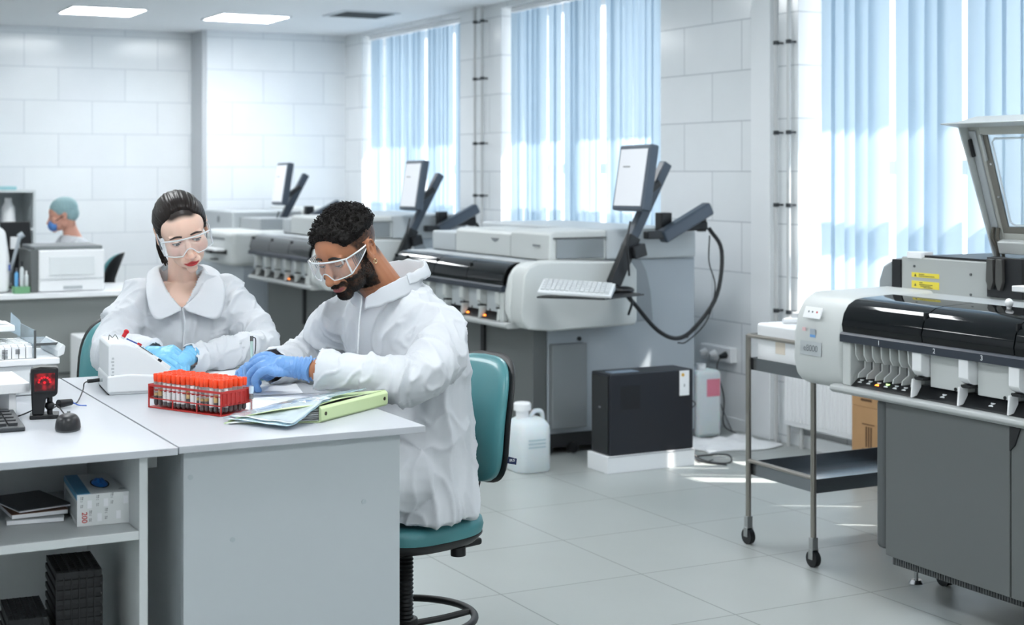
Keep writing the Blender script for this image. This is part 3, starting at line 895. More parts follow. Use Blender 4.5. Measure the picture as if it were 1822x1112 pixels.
b.build('body', m_hdpe, t, ang=50)
b = MB(); b.lathe([(.032, .26), (.034, .31), (.045, .312), (.045, .345), (.04, .352), (.001, .352)], (-.035, 0, 0)); b.build('cap', m_white, t)
b = MB(); b.tube([(.01, 0, .268), (.035, 0, .30), (.075, 0, .295), (.085, 0, .25), (.085, 0, .225)], .012); b.build('handle', m_hdpe, t)
b = MB()
for k in range(3): b.box(-.055, .045, -.1065, -.1052, .13 + k * .018, .137 + k * .018)
b.build('print', M('faint print', (170, 190, 198), .5), t)
t = thing('waste_canister', 'white plastic canister with pink label behind the black tower at the wall', 'canister', (5.12, 7.36, 0))
b = MB(); b.box(-.09, .09, -.09, .09, .0, .39); b.build('body', m_hdpe, t, bevel=.03, seg=4)
b = MB(); b.box(.0905, .092, -.05, .02, .26, .36); b.build('label', M('pink label', (220, 130, 150), .5), t)
b = MB(); b.box(-.02, .07, -.0925, -.0905, .24, .34); b.build('label', M('pink label', (220, 130, 150), .5), t)
b = MB(); b.cyl((0, 0, .39), (0, 0, .42), .03); b.build('cap', m_white, t)
t = thing('floor_cable', 'tangled thin black cable on the floor right of the white plinth', 'cable', (0, 0, 0))
b = MB(); b.tube([(4.60, 6.75, .15), (4.64, 6.72, .03), (4.70, 6.62, .005), (4.78, 6.60, .004), (4.84, 6.70, .02), (4.80, 6.82, .004), (4.68, 6.80, .004), (4.66, 6.66, .004), (4.72, 6.55, .004)], .004)
b.tube([(4.585, 6.78, .30), (4.62, 6.76, .33), (4.66, 6.75, .30), (4.62, 6.74, .26), (4.59, 6.75, .10), (4.63, 6.68, .004), (4.74, 6.70, .004)], .003)
b.build('wire', m_black, t)
t = thing('floor_cloth', 'crumpled white cloth lying on the floor below the wall sockets', 'cloth', (5.08, 7.05, .0))
b = MB()
def fc(u, v):
    x = (u - .5) * .52; y = (v - .5) * .40
    e = min(u, 1 - u, v, 1 - v)
    return (x + .02 * math.sin(9 * v), y + .03 * math.sin(7 * u), .004 + .022 * min(1, e * 8) * (0.6 + noise.noise(V((u * 6, v * 6, 1)))))
b.grid(fc, 30, 24); b.build('cloth', M('white fabric', (236, 238, 240), .8), t, solid=.003)
# cardboard boxes
m_card = M('cardboard', (176, 138, 98), .8, mottle=(8, .12)); m_card2 = M('card print', (96, 70, 48), .8)
for i, (z0, z1, lab) in enumerate(((0.0, .365, 'lower cardboard box with barcode print, under the other one behind the trolley'), (.366, .432, 'upper flat cardboard box lying on the other one behind the trolley'))):
    t = thing('cardboard_box', lab, 'box', (5.27, 5.91, z0), 0, 'cardboard boxes')
    b = MB(); b.box(-.17, .06, -.16, .10, 0, z1 - z0); b.build('carton', m_card, t, bevel=.003)
    b = MB()
    if i == 0:
        for k in range(3): b.box(-.1725, -.1705, -.05 + k * .018, -.042 + k * .018, .17, .27)
        b.box(-.1725, -.1705, -.07, .02, .28, .284); b.box(-.1725, -.1705, -.07, .02, .155, .159)
        for k in range(3): b.box(-.14 + k * .018, -.132 + k * .018, -.1625, -.1605, .17, .27)
        b.box(-.15, -.08, -.1625, -.1605, .28, .284)
    else:
        b.box(-.10, -.04, -.1625, -.1605, .035, .045)
        b.box(-.1725, -.1705, -.05, .03, .03, .042)
    b.build('print', m_card2, t)
# ---- trolley
t = thing('steel_trolley', 'stainless steel trolley with lower tray beside the numbered-lane analyzer', 'trolley', (0, 0, 0))
m_ss = M('stainless steel', (150, 146, 140), .28, metal=.85)
TX0, TX1, TY0, TY1 = 3.81, 4.55, 4.715, 5.135
for x in (TX0, TX1):
    for y in (TY0, TY1):
        b = MB(); b.cyl((x, y, .115), (x, y, .865), .0115, n=16); leg = b.build('leg', m_ss, t)
        b = MB(); b.cyl((x - .012, y, .032), (x + .012, y, .032), .032, n=22)
        w = b.build('castor', m_black, t)
        b = MB(); b.box(x - .014, x + .014, y - .012, y + .012, .066, .115, None); b.box(x - .017, x - .013, y - .012, y + .012, .03, .07); b.box(x + .013, x + .017, y - .012, y + .012, .03, .07)
        f = b.build('castor_fork', m_steel, t, bevel=.003)
for z in (.862, .345):
    b = MB(); b.cyl((TX1, TY0, z), (TX1, TY1, z), .009, n=12); b.build('rail', m_ss, t)
    b = MB()
    b.cyl((TX0, TY0, z), (TX0, TY1, z), .009, n=12)
    if z > .5:
        b.cyl((TX0, TY1, z), (TX1 - .0095, TY1, z), .009, n=12); b.cyl((TX0, TY0, z), (TX1 - .0095, TY0, z), .009, n=12)
    b.build('rail', m_ss, t)
for z, h in ((.285, .055), (.72, .05)):
    b = MB()
    x0, x1, y0, y1 = TX0 + .012, TX1 - .012, TY0 - .004, TY1 + .004
    b.box(x0, x1, y0, y1, z, z + .004)
    b.box(x0, x1, y0, y0 + .003, z + .004, z + h); b.box(x0, x1, y1 - .003, y1, z + .004, z + h)
    b.box(x0, x0 + .003, y0 + .003, y1 - .003, z + .004, z + h); b.box(x1 - .003, x1, y0 + .003, y1 - .003, z + .004, z + h)
    b.build('tray', M('tray steel', (132, 136, 140), .22, metal=.9), t)
t = thing('instrument_box', 'white instrument box standing in the top of the steel trolley', 'instrument', (0, 0, 0))
b = MB(); b.box(3.84, 4.40, 4.78, 5.12, .7245, .915); b.build('housing', m_white, t, bevel=.012, seg=3)
b = MB(); b.box(3.838, 3.8402, 4.93, 4.99, .80, .85); b.build('label', M('beige label', (214, 204, 190), .5), t)
b = MB(); b.box(3.90, 3.945, 4.778, 4.7802, .80, .85); b.build('label', M('beige label'), t)
t = thing('orange_cap_tube', 'small white tube with orange end lying on the white instrument box', 'tube', (0, 0, 0))
b = MB(); b.cyl((3.90, 5.02, .927), (3.97, 5.0, .927), .011); b.build('tube', m_white, t)
b = MB(); b.cyl((3.97, 5.0, .927), (3.99, 4.994, .927), .012); b.build('cap', M('orange plastic', (236, 130, 70), .5), t)
t = thing('white_dish', 'small white dish lying in the lower tray of the steel trolley', 'dish', (4.36, 4.86, .2895))
b = MB(); b.lathe([(.001, 0), (.035, 0), (.035, .015), (.02, .02), (.001, .02)]); b.build('dish', m_white, t)
# ------------------------------------------------------------------ desks
ZD = 0.92
m_top = M('pale laminate desk top', (182, 186, 192), .38, mottle=(40, .015))
m_edge = M('desk edge band', (180, 185, 189), .45)
m_pan = M('grey white laminate', (180, 187, 191), .5)
m_pan2 = M('shelf laminate', (196, 201, 202), .5)
t = thing('desk', 'pale laminate desk with the tube rack, where both people work', 'desk', (0, 0, 0))
b = MB(); b.box(.939, 1.549, 3.394, 4.68, ZD - .017, ZD); b.build('desk_top', m_top, t, bevel=.0015)
b = MB(); b.box(.957, 1.492, 3.420, 3.438, .0, ZD - .0175); b.build('end_panel', m_pan, t, bevel=.001)
b = MB(); b.box(.957, 1.492, 4.640, 4.658, .0, ZD - .0175); b.build('end_panel', m_pan, t, bevel=.001)
b = MB(); b.box(.957, .975, 3.439, 4.639, .30, ZD - .0175); b.build('side_panel', m_pan, t, bevel=.001)
for x, z in ((.963, .858), (1.42, .764), (1.156, .70)):
    pass
for px_x, zz in ((.951 + .022, .843), (1.398, .745), (1.072, .690)):
    b = MB(); b.cyl((px_x, 3.4202, zz), (px_x, 3.4185, zz), .006, n=16); b.build('screw_cover', M('grey screw cover', (168, 177, 182), .5), t)
t = thing('shelf_desk', 'pale laminate desk with open shelves below, holding the keyboard and scanner', 'desk', (0, 0, 0))
b = MB(); b.box(-.25, .935, 3.386, 4.68, ZD - .0175, ZD - .0005); b.build('desk_top', m_top, t, bevel=.0015)
b = MB(); b.box(.854, .873, 3.41, 3.95, .0, ZD - .018); b.build('side_panel', m_pan2, t, bevel=.001)
b = MB(); b.box(-.20, -.182, 3.41, 3.95, .0, ZD - .018); b.build('side_panel', m_pan2, t, bevel=.001)
b = MB(); b.box(-.182, .853, 3.935, 3.95, .0, ZD - .018); b.build('back_panel', m_pan2, t)
b = MB(); b.box(-.181, .8535, 3.412, 3.934, .716, .735); b.build('shelf', m_pan2, t, bevel=.001)
b = MB(); b.box(-.181, .8535, 3.415, 3.934, .06, .078); b.build('bottom_board', m_pan2, t, bevel=.001)
b = MB(); b.box(.874, .938, 3.58, 3.598, .842, .895); b.build('stretcher', m_pan2, t)
b = MB(); b.box(.90, .918, 4.10, 4.118, 0, ZD - .018); b.build('rear_support', m_pan2, t)
# ---- tube rack
RX, RY = V((1.023, 3.994, 0)), V((1.145, 3.754, 0))
ux = (RY - RX).normalized()              # along the long front side (towards the viewer-right corner)
uy = V((-ux.y, ux.x, 0))
if (V((1.241, 3.847, 0)) - RY).dot(uy) < 0: uy = -uy
LR, WR, HR = .272, .110, .062
MR = frame(V((RX.x, RX.y, ZD + .0005)), ux, uy)
m_red = M('red rack plastic', (176, 44, 40), .4)
m_cap = M('orange red tube cap', (238, 74, 30), .42, sub=.1)
m_glass = M('tube glass', (236, 242, 244), .08, alpha=.16, coat=.6)
m_lab = M('white tube label', (236, 238, 238), .55)
m_blood = M('dark blood', (36, 10, 14), .3)
m_serum = M('amber serum', (206, 166, 84), .3)
t = thing('tube_rack', 'red plastic rack full of orange-capped blood tubes on the desk', 'rack')
t.matrix_world = MR
def bar(b, x0, x1, y0, y1, z0, z1): b.box(x0, x1, y0, y1, z0, z1)
b = MB()
for z0 in (0, .024, HR - .006):
    h = .003 if z0 < .03 else .006
    for y0 in (0, WR - .003):
        bar(b, 0, LR, y0, y0 + .003, z0, z0 + h)
    for x0 in (0, LR - .003):
        bar(b, x0, x0 + .003, .003, WR - .003, z0, z0 + h)
for x0 in (0, LR * .335, LR * .665, LR - .004):
    for y0 in (0, WR - .003):
        bar(b, x0, x0 + .004, y0, y0 + .003, .003, HR - .006) if x0 in (0, LR - .004) else bar(b, x0, x0 + .003, y0, y0 + .003, .003, .026)
b.build('frame', m_red, t, bevel=.0006)
b = MB()
bar(b, .003, LR - .003, .003, WR - .003, .0005, .0025)
for x0 in (0.0005, LR - .0035):
    bar(b, x0, x0 + .003, .003, WR - .003, .028, HR - .006)
    for k in range(7):
        yy = .005 + k * .0152
        bar(b, x0 - .0015 if x0 < .1 else x0 + .003, x0 if x0 < .1 else x0 + .0045, yy, yy + .007, .026, HR - .006)
b.build('end_plate', m_red, t, bevel=.0005)
# perforated top sheets as thin ribs
b = MB()
NX, NY = 15, 6
dx, dy = (LR - .014) / NX, (WR - .014) / NY
for z0 in (.045,):
    for i in range(NX + 1):
        x0 = .007 + i * dx - .0008
        bar(b, x0, x0 + .0016, .003, WR - .003, z0, z0 + .002)
    for j in range(NY + 1):
        y0 = .007 + j * dy - .0008
        bar(b, .003, LR - .003, y0, y0 + .0016, z0 + .0022, z0 + .004)
b.build('grid', m_red, t)
rnd = random.Random(4)
def make_tube(kind):
    """kind 0 labelled, 1 unlabelled with serum, 2 half label"""
    r = .0068
    b = MB()
    prof = [(.0005, .0), (.003, .0008), (.0052, .003), (r, .0065), (r, .068)]
    t = thing('blood_tube', None, 'tube')
    b.lathe(prof, n=12); b.build('glass', m_glass, t)
    b = MB(); b.lathe([(.0005, .0008), (.003, .0016), (.0048, .0036), (r - .0007, .0068), (r - .0007, .026 if kind != 1 else .027), (.0005, .0261)], n=12); b.build('blood', m_blood, t)
    if kind in (1, 2):
        b = MB(); b.lathe([(.0005, .0275), (r - .0008, .0275), (r - .0008, .046 if kind == 1 else .034), (.0005, .0341)], n=12); b.build('serum', m_serum, t)
    if kind != 1:
        b = MB()
        a0, a1 = (-PI, PI * .62) if kind == 0 else (-PI * .9, .1)
        ring = lambda z: [V(((r + .0002) * math.cos(a), (r + .0002) * math.sin(a), z)) for a in [a0 + (a1 - a0) * k / 14 for k in range(15)]]
        b.loft([ring(.014), ring(.062)], closed=False, cap=False)
        b.build('label', m_lab, t)
        b = MB()
        for k in range(9):
            z = .020 + k * .0046
            ln = .35 + .5 * ((k * 7) % 5) / 5
            rg = lambda z: [V(((r + .0004) * math.cos(a), (r + .0004) * math.sin(a), z)) for a in [a0 + (a1 - a0) * (.45 - ln * .4 + ln * .5 * q / 6) for q in range(7)]]
            b.loft([rg(z), rg(z + .0016)], closed=False, cap=False)
        b.build('label_print', m_txt, t)
    b = MB(); b.lathe([(.0005, .064), (.0071, .064), (.0074, .068), (.0079, .070), (.0079, .083), (.0072, .0845), (.0052, .0845), (.0045, .0825), (.0005, .0825)], n=14)
    b.build('cap', m_cap, t)
    return t
protos = [make_tube(0), make_tube(1), make_tube(2)]
used = [False] * 3
names_row = ['front', 'second', 'third', 'fourth', 'fifth', 'last']
for j in range(NY):
    for i in range(NX):
        kind = rnd.choice((0, 0, 0, 1, 2, 2))
        if j == 0: kind = [2, 1, 0, 0, 0, 0, 0, 1, 0, 2, 2, 2, 0, 1, 2][i]
        p = MR @ V((.007 + (i + .5) * dx, .007 + (j + .5) * dy, .0032 + rnd.uniform(0, .0025)))
        rot = (rnd.uniform(-.03, .03), rnd.uniform(-.03, .03), rnd.uniform(-1.0, 0.6) + math.atan2(uy.y, uy.x) + PI)
        lab = 'orange-capped blood tube standing in the red rack'
        if not used[kind]:
            o = protos[kind]; used[kind] = True; o.location = p; o.rotation_euler = rot; o['label'] = lab; o['group'] = 'blood tubes in the red rack'
        else:
            dup(protos[kind], p, rot=rot, label=lab, group='blood tubes in the red rack')
# one short tube lying askew outside the grid at the far corner of the rack
t = thing('sample_tube', 'small blue-labelled tube hanging at the far right corner of the red rack', 'tube', MR @ V((LR + .008, WR - .012, .0005)))
b = MB(); b.cyl((0, 0, .036), (0, 0, .068), .006, n=12); b.ell((0, 0, .036), (.006, .006, .008), nu=12, nv=8); b.build('glass', m_glass, t)
b = MB(); b.cyl((0, 0, .034), (0, 0, .046), .0055, n=12); b.build('blood', m_blood, t)
b = MB(); b.cyl((0, 0, .0), (0, 0, .030), .005, n=12); b.build('stand_peg', m_glass, t)
b = MB(); b.cyl((0, 0, .048), (0, 0, .066), .0062, n=12, cap=False); b.build('label', M('pale blue label', (200, 220, 236), .5), t)
# ---- white wedge shaped reader
t = thing('tube_reader', 'white wedge-shaped reader with a sloped top between the woman and the tube rack', 'device')
MCn = Matrix.Translation((.982, 4.27, ZD)) @ Matrix.Scale(.94, 4, (0, 0, 1)) @ Matrix.Rotation(math.radians(-6), 4, 'Z')
t.matrix_world = MCn
m_dev = M('light grey device plastic', (222, 226, 228), .38)
prof = [(0, .006), (.004, .0), (.195, .0), (.205, .02), (.202, .035), (.185, .052), (.150, .083), (.110, .115), (.075, .138), (.045, .149), (.006, .152), (.0, .144)]
b = MB(); b.prism(prof, -.012, .20, 'Y'); b.build('housing', m_dev, t, bevel=.006, seg=3)
prof2 = [(-.004, .004), (-.004, .058), (.05, .062), (.12, .056), (.17, .040), (.208, .022), (.208, .004)]
b = MB(); b.prism(prof2, -.016, .204, 'Y'); b.build('lower_shell', m_dev, t, bevel=.008, seg=3)
b = MB(); b.box(.0, .20, -.008, .196, -.0, .005); b.build('rubber_foot', m_void, t)
Ms = frame((.078, .0, .138), (.117, 0, -.088), (0, 1, 0))
b = MB(); b.box(.0, .115, -.004, .192, -.004, .007, Ms); b.build('top_tray', m_white, t, bevel=.003)
b = MB(); b.box(.07, .082, -.0055, .006, .001, .008, Ms); b.build('latch', m_black, t)
b = MB(); b.box(.004, .05, -.0045, .004, .0065, .0085, Ms); b.build('seal', m_dgrey2, t)
b = MB(); b.cyl((-.012, .09, .033), (0.0, .09, .033), .006); b.build('socket', m_lgrey, t)
Mt = frame((-.0006 + .012, -.0125, .085), (0, 0, 1), (-1, 0, 0))
for k in range(6):
    b = MB(); b.box(-.03 + k * .010, -.024 + k * .010, -.004, .004 - .002 * (k % 2), 0, .0006, Mt); b.build('small_mark', m_lgrey, t)
# ---- power cable with in-line plug
t = thing('power_cable', 'thin black cable with two round plugs between the scanner and the reader', 'cable')
P = lambda x, y, z: V((x, y, ZD + z))
ce = MCn @ V((-.012, .09, .033))
b = MB(); b.cyl(ce, ce + V((-.034, -.006, -.001)), .0055, n=14); b.build('plug', m_black, t)
e0 = ce + V((-.034, -.006, -.001))
b = MB(); b.tube([e0, e0 + V((-.012, -.01, -.004)), e0 + V((-.022, -.04, -.018)), P(.868, 4.13, .006), P(.845, 4.105, .012)], .0018, n=8); b.build('cord', m_black, t)
b = MB(); b.cyl(P(.848, 4.105, .012), P(.812, 4.085, .012), .0085, .0115, n=16); b.build('connector', m_black, t)
b = MB(); b.tube([P(.812, 4.085, .010), P(.79, 4.06, .004), P(.78, 4.03, .003)], .0018, n=8); b.build('cord', m_black, t)
b = MB(); b.tube([P(.850, 4.105, .012), P(.865, 4.095, .004), P(.885, 4.09, .002)], .0016, n=6); b.build('blue_tie', M('blue tie', (70, 110, 200), .5), t)
# ---- barcode scanner
t = thing('barcode_scanner', 'black desktop barcode scanner with glowing red window, beside the mouse', 'scanner', (.752, 3.955, ZD), math.radians(-12))
b = MB(); b.box(-.036, .034, -.032, .035, 0, .010); b.build('base', m_black, t, bevel=.002)
b = MB(); b.prism([(-.030, .010), (-.032, .05), (-.034, .126), (-.010, .131), (.030, .129), (.033, .123), (.031, .062), (.024, .055), (.004, .052), (-.002, .010)], -.028, .022, 'Y'); b.build('housing', m_black, t, bevel=.004, seg=3)
b = MB(); b.box(-.0285, .0285, -.0315, -.028, .066, .126); b.build('window_bezel', m_black, t, bevel=.002)
m_scan = bpy.data.materials.new('red scan window'); m_scan.use_nodes = True
nt = m_scan.node_tree; pb = nt.nodes['Principled BSDF']
pb.inputs['Base Color'].default_value = (.02, 0, .001, 1); pb.inputs['Roughness'].default_value = .1
tc = nt.nodes.new('ShaderNodeTexCoord'); vo = nt.nodes.new('ShaderNodeTexNoise'); vo.inputs['Scale'].default_value = 55; vo.inputs['Detail'].default_value = 1
cr = nt.nodes.new('ShaderNodeValToRGB'); cr.color_ramp.elements[0].position = .47; cr.color_ramp.elements[0].color = (.05, 0, .002, 1)
cr.color_ramp.elements[1].position = .68; cr.color_ramp.elements[1].color = (.85, .015, .03, 1)
nt.links.new(tc.outputs['Object'], vo.inputs['Vector']); nt.links.new(vo.outputs['Fac'], cr.inputs[0])
nt.links.new(cr.outputs[0], pb.inputs['Emission Color']); pb.inputs['Emission Strength'].default_value = .32
b = MB(); b.box(-.0245, .0245, -.0325, -.0312, .071, .115); b.build('scan_window', m_scan, t, smooth=False)
m_ledr = M('red scanner glow', (225, 20, 36), .3, emit=.4)
for a in range(7):
    an = PI * (a / 6)
    b = MB(); b.cyl((-.012 * math.cos(an) * 1.15, -.0326, .093 + .012 * math.sin(an)), (-.012 * math.cos(an) * 1.15, -.0331, .093 + .012 * math.sin(an)), .0028, n=10); b.build('glow_spot', m_ledr, t)
b = MB(); b.cyl((0, -.0326, .092), (0, -.0332, .092), .0035, n=14); b.build('glow_spot', m_ledr, t)
b = MB(); b.cyl((.012, -.005, .010), (.012, -.005, .062), .007); b.ell((.012, -.008, .03), (.012, .012, .012)); b.build('stem', m_black, t)
b = MB(); b.tube([(.012, .0, .035), (.03, -.01, .03), (.05, -.03, .008), (.062, -.042, .003)], .0018, n=8); b.build('cord', m_black, t)
b = MB(); b.tube([(-.028, .0, .02), (-.05, -.01, .012), (-.075, -.005, .003)], .0018, n=8); b.build('cord', m_black, t)
b = MB(); b.box(-.0365, -.0345, -.015, .015, .07, .115); b.build('side_grip', M('silver side grip', (190, 194, 198), .3), t, bevel=.001)
# ---- mouse
t = thing('computer_mouse', 'black mouse on the front desk below the barcode scanner', 'mouse', (.766, 3.745, ZD), math.radians(-15))
def ms(u, v):
    a = 2 * PI * u; ph = v * PI / 2
    x = .030 * math.cos(a) * math.cos(ph) ** .55; y = .052 * math.sin(a) * math.cos(ph) ** .55
    return (x, y, .004 + .034 * math.sin(ph) * (1 - .12 * (math.sin(a) * math.cos(ph))))
b = MB(); b.grid(ms, 36, 14); b.build('shell', m_black, t)
b = MB(); b.prism([(.029 * math.cos(2 * PI * k / 28), .051 * math.sin(2 * PI * k / 28)) for k in range(28)], 0, .005, 'Z'); b.build('base', m_dgrey2, t)
b = MB(); b.cyl((-.004, .028, .033), (.004, .028, .033), .007, n=14); b.build('wheel', m_dgrey2, t)
# ---- keyboard (only its right end is in view)
t = keyboard('charcoal keyboard cut by the picture edge in front of the barcode scanner', (.485, 3.875, ZD), math.radians(-2), M('charcoal plastic', (58, 62, 66), .45), M('charcoal keys', (44, 47, 51), .4))
t.scale = (1, 1.35, 1.1)
# ---- white riser at the left edge
t = thing('riser_shelf', 'small white riser shelf behind the charcoal keyboard at the picture edge', 'shelf', (0, 0, 0))
b = MB(); b.box(.40, .722, 3.99, 4.25, .980, 1.004); b.build('top_board', m_white, t, bevel=.001)
b = MB(); b.box(.672, .690, 3.998, 4.245, ZD, .980); b.build('side_board', m_white, t, bevel=.001)
b = MB(); b.box(.42, .438, 3.998, 4.245, ZD, .980); b.build('side_board', m_white, t, bevel=.001)
t = thing('roll_of_tape', 'white roll standing under the riser shelf', 'roll', (.60, 4.10, ZD))
b = MB(); b.lathe([(.02, 0), (.04, 0), (.04, .045), (.02, .045), (.02, .0)]); b.build('roll', m_white, t)
# ---- slide stainer behind: body with row of white cassettes and clear lid
t = thing('slide_stainer', 'cream slide processor with a row of white cassettes behind the barcode scanner', 'instrument', (0, 0, 0))
b = MB(); b.box(.45, .835, 4.36, 4.60, ZD, 1.005); b.build('base', m_dev, t, bevel=.006)
b = MB(); b.box(.45, .868, 4.35, 4.62, 1.004, 1.022); b.build('tray', m_white, t, bevel=.003)
b = MB(); b.prism([(.862, 1.022), (.880, 1.03), (.884, 1.052), (.878, 1.058), (.862, 1.04)], 4.352, 4.60, 'Y'); b.build('tray_end', m_dev, t, bevel=.002)
b = MB(); b.box(.800, .804, 4.36, 4.62, 1.022, 1.10); b.build('clear_divider', m_clear, t)
b = MB(); b.box(.805, .872, 4.42, 4.60, 1.052, 1.056); b.build('clear_lid', m_clear, t)
b = MB(); b.box(.799, .805, 4.356, 4.36, 1.022, 1.10); b.build('divider_edge', m_dgrey2, t)
b = MB(); b.box(.806, .876, 4.4165, 4.42, 1.050, 1.057); b.build('lid_edge', m_dgrey2, t)
b = MB(); b.box(.45, .765, 4.45, 4.60, 1.09, 1.108); b.prism([(.60, 1.108), (.755, 1.108), (.72, 1.118), (.60, 1.15)], 4.47, 4.60, 'Y'); b.build('upper_arm', m_white, t, bevel=.004)
b = MB(); b.box(.63, .66, 4.50, 4.56, 1.022, 1.09); b.build('arm_post', m_dgrey2, t)
b = MB(); b.prism([(.760, 1.085), (.788, 1.07), (.788, 1.115), (.762, 1.14)], 4.50, 4.503, 'Y'); b.build('clear_flag', m_clear, t)
for k in range(3):
    b = MB(); b.cyl((.70 + k * .055, 4.355, .935), (.70 + k * .055, 4.361, .935), .008); b.build('knob', m_lgrey, t)
for k in range(12):
    lab = 'white cassette in the cream slide processor behind the barcode scanner'
    if k == 0:
        c0 = thing('cassette', lab, 'cassette', (.788, 4.365, 1.0225), 0, 'white cassettes in the slide processor')
        b = MB(); b.box(-.0085, .0085, 0, .22, 0, .033); b.build('shell', m_white, c0, bevel=.0015)
        b = MB()
        b.box(-.0080, .0080, .012, .208, .0325, .034)
        for q in range(5): b.box(-.0087, .0087, .02 + q * .04, .044 + q * .04, .0338, .037)
        b.build('teeth', m_white, c0)
    else:
        dup(c0, (.788 - k * .0188, 4.365, 1.0225), label=lab)
b = MB()
for k in range(6): b.box(.715, .730, 4.3635, 4.3645, 1.026 + k * .004, 1.028 + k * .004)
for k in range(4): b.box(.751, .763, 4.3635, 4.3645, 1.036 + k * .0035, 1.038 + k * .0035)
b.build('printed_marks', m_gtxt, t)
# ---- small tubes with red caps on the reader
t = thing('red_cap_vial', 'small vial with a bright red cap on top of the white reader', 'vial')
t.matrix_world = MCn @ Matrix.Translation((.055, .10, .158)) @ Matrix.Rotation(math.radians(30), 4, 'Y')
b = MB(); b.lathe([(.006, 0), (.006, .014), (.001, .0141)], (0, 0, .0)); b.ell((0, 0, .018), (.008, .008, .007), nu=14, nv=8); b.build('cap', M('red cap', (190, 24, 36), .35), t)
b = MB(); b.cyl((0, 0, -.006), (0, 0, .001), .0055, n=12); b.build('glass', m_glass, t)
t = thing('sample_stick', 'thin blue and red stick lying across the top of the white reader', 'stick')
t.matrix_world = MCn
b = MB(); b.cyl((.058, .05, .158), (.088, .03, .142), .0022, n=8); b.build('shaft', M('blue plastic', (52, 74, 140), .4), t)
b = MB(); b.cyl((.086, .032, .144), (.094, .026, .139), .0042, n=10); b.build('tip', M('red cap'), t)
t = thing('glasses_wire', 'small curled black wire on the rear top of the white reader', 'wire')
t.matrix_world = MCn
b = MB(); b.tube([(.012, .08, .153), (.014, .08, .168), (.022, .08, .160), (.03, .08, .168), (.038, .08, .154)], .0011, n=6); b.build('wire', m_dgrey2, t)
# ---- papers, notebook, binder, plastic sleeve
m_paper = M('white paper', (238, 240, 243), .7)
m_line = M('faint form lines', (200, 206, 212), .7)
t = thing('paper_form', 'white printed form under the man\'s gloved hands', 'paper', (0, 0, 0))
b = MB(); b.box(1.215, 1.505, 3.80, 4.02, ZD + .0003, ZD + .0012, None)
pf = b.build('sheet', m_paper, t, smooth=False)
b = MB()
for k in range(9): b.box(1.23 + .0, 1.49, 3.815 + k * .022, 3.817 + k * .022, ZD + .0013, ZD + .0015)
b.build('print', m_line, t, smooth=False)
t = thing('paper_sheet', 'white sheet of paper farther back, between the two people', 'paper', (0, 0, 0))
b = MB(); b.prism([(1.20, 4.10), (1.47, 4.04), (1.52, 4.24), (1.25, 4.30)], ZD + .0003, ZD + .0012, 'Z'); b.build('sheet', m_paper, t, smooth=False)
t = thing('notebook', 'teal-edged notebook lying under the woman\'s forearm', 'notebook', (0, 0, 0))
b = MB(); b.box(1.17, 1.50, 4.35, 4.58, ZD + .0002, ZD + .009); b.build('cover', M('teal cover', (96, 150, 160), .5), t, bevel=.002)
b = MB(); b.box(1.172, 1.498, 4.352, 4.578, ZD + .0092, ZD + .013); b.build('pages', m_paper, t)
# binder: pale green lever file, spine facing the viewer
NB = V((1.335, 3.553, ZD)); FB = V((1.590, 3.735, ZD))
ub = (FB - NB).normalized(); vb = V((-ub.y, ub.x, 0))
MBn = frame(NB, ub, vb)
t = thing('ring_binder', 'pale green ring binder with papers spilling out of its left end', 'binder')
t.matrix_world = MBn
m_grn = M('pale green board', (200, 218, 168), .45)
LB = (FB - NB).length
b = MB(); b.prism([(.0, .0), (-.006, .006), (-.006, .034), (0, .040), (.003, .040), (.003, .0)], 0, LB, 'X', Matrix(((1, 0, 0, 0), (0, 1, 0, 0), (0, 0, 1, 0), (0, 0, 0, 1)))); b.build('spine', m_grn, t, bevel=.0015)
for x in (.018, LB - .018):
    b = MB(); b.cyl((x, -.0062, .021), (x, -.0075, .021), .0048, n=14); b.build('rivet', M('dark brass rivet', (86, 84, 70), .3, metal=.8), t)
m_sleeve = M('pale blue plastic sleeve', (176, 208, 222), .12, alpha=.75, coat=.6)
b = MB(); b.prism([(0, .003), (LB, .003), (LB - .03, .22), (-.12, .20)], .0004, .003, 'Z'); b.build('lower_cover', m_grn, t)
def cov(u, v):
    x = u * LB - .10 * v * (1 - u) ; y = .003 + .20 * v
    z = .0395 * (1 - v) ** .8 + .004 + .003 * math.sin(5 * u + 3 * v)
    return (x, y, z)
b = MB(); b.grid(cov, 14, 14); b.build('upper_cover', m_grn, t, solid=.002)
rnd = random.Random(9)
for k in range(7):
    zz = .005 + k * .0042
    dx_ = rnd.uniform(-.03, .0)
    def pg(u, v, zz=zz, dx_=dx_):
        x = .008 + dx_ * 0.3 + u * (LB - .02) - (.10 - dx_) * v * (1 - u); y = .006 + .18 * v
        return (x, y, zz * (1 - v * .8) + .0015 * math.sin(6 * u + k))
    b = MB(); b.grid(pg, 10, 8); b.build('page', M('grey paper', (206, 210, 208), .7) if k % 2 else m_paper, t, solid=.0008)
t = thing('plastic_sleeve', 'shiny pale blue plastic sleeve lying over the left part of the green binder', 'sleeve')
t.matrix_world = MBn
def slv(u, v):
    # long wedge from the binder down to the table at the left
    x = -.135 + u * (LB + .085); y = .030 + v * .185 - (.028 if u < .5 else .0) * (1 - v)
    base = .0035 + .038 * max(0, min(1, (x + .10) / .12)) * (1 - v) ** .8 + .006
    return (x + .03 * v, y, base + .0022 * noise.noise(V((x * 40, y * 30, 0))) + .002)
b = MB(); b.grid(slv, 40, 20); b.build('film', m_sleeve, t, solid=.0012)
def slv2(u, v):
    p = V(slv(u * .62 + .05, v)); p.z += .004 + .002 * noise.noise(V((u * 9, v * 9, 3))); return p
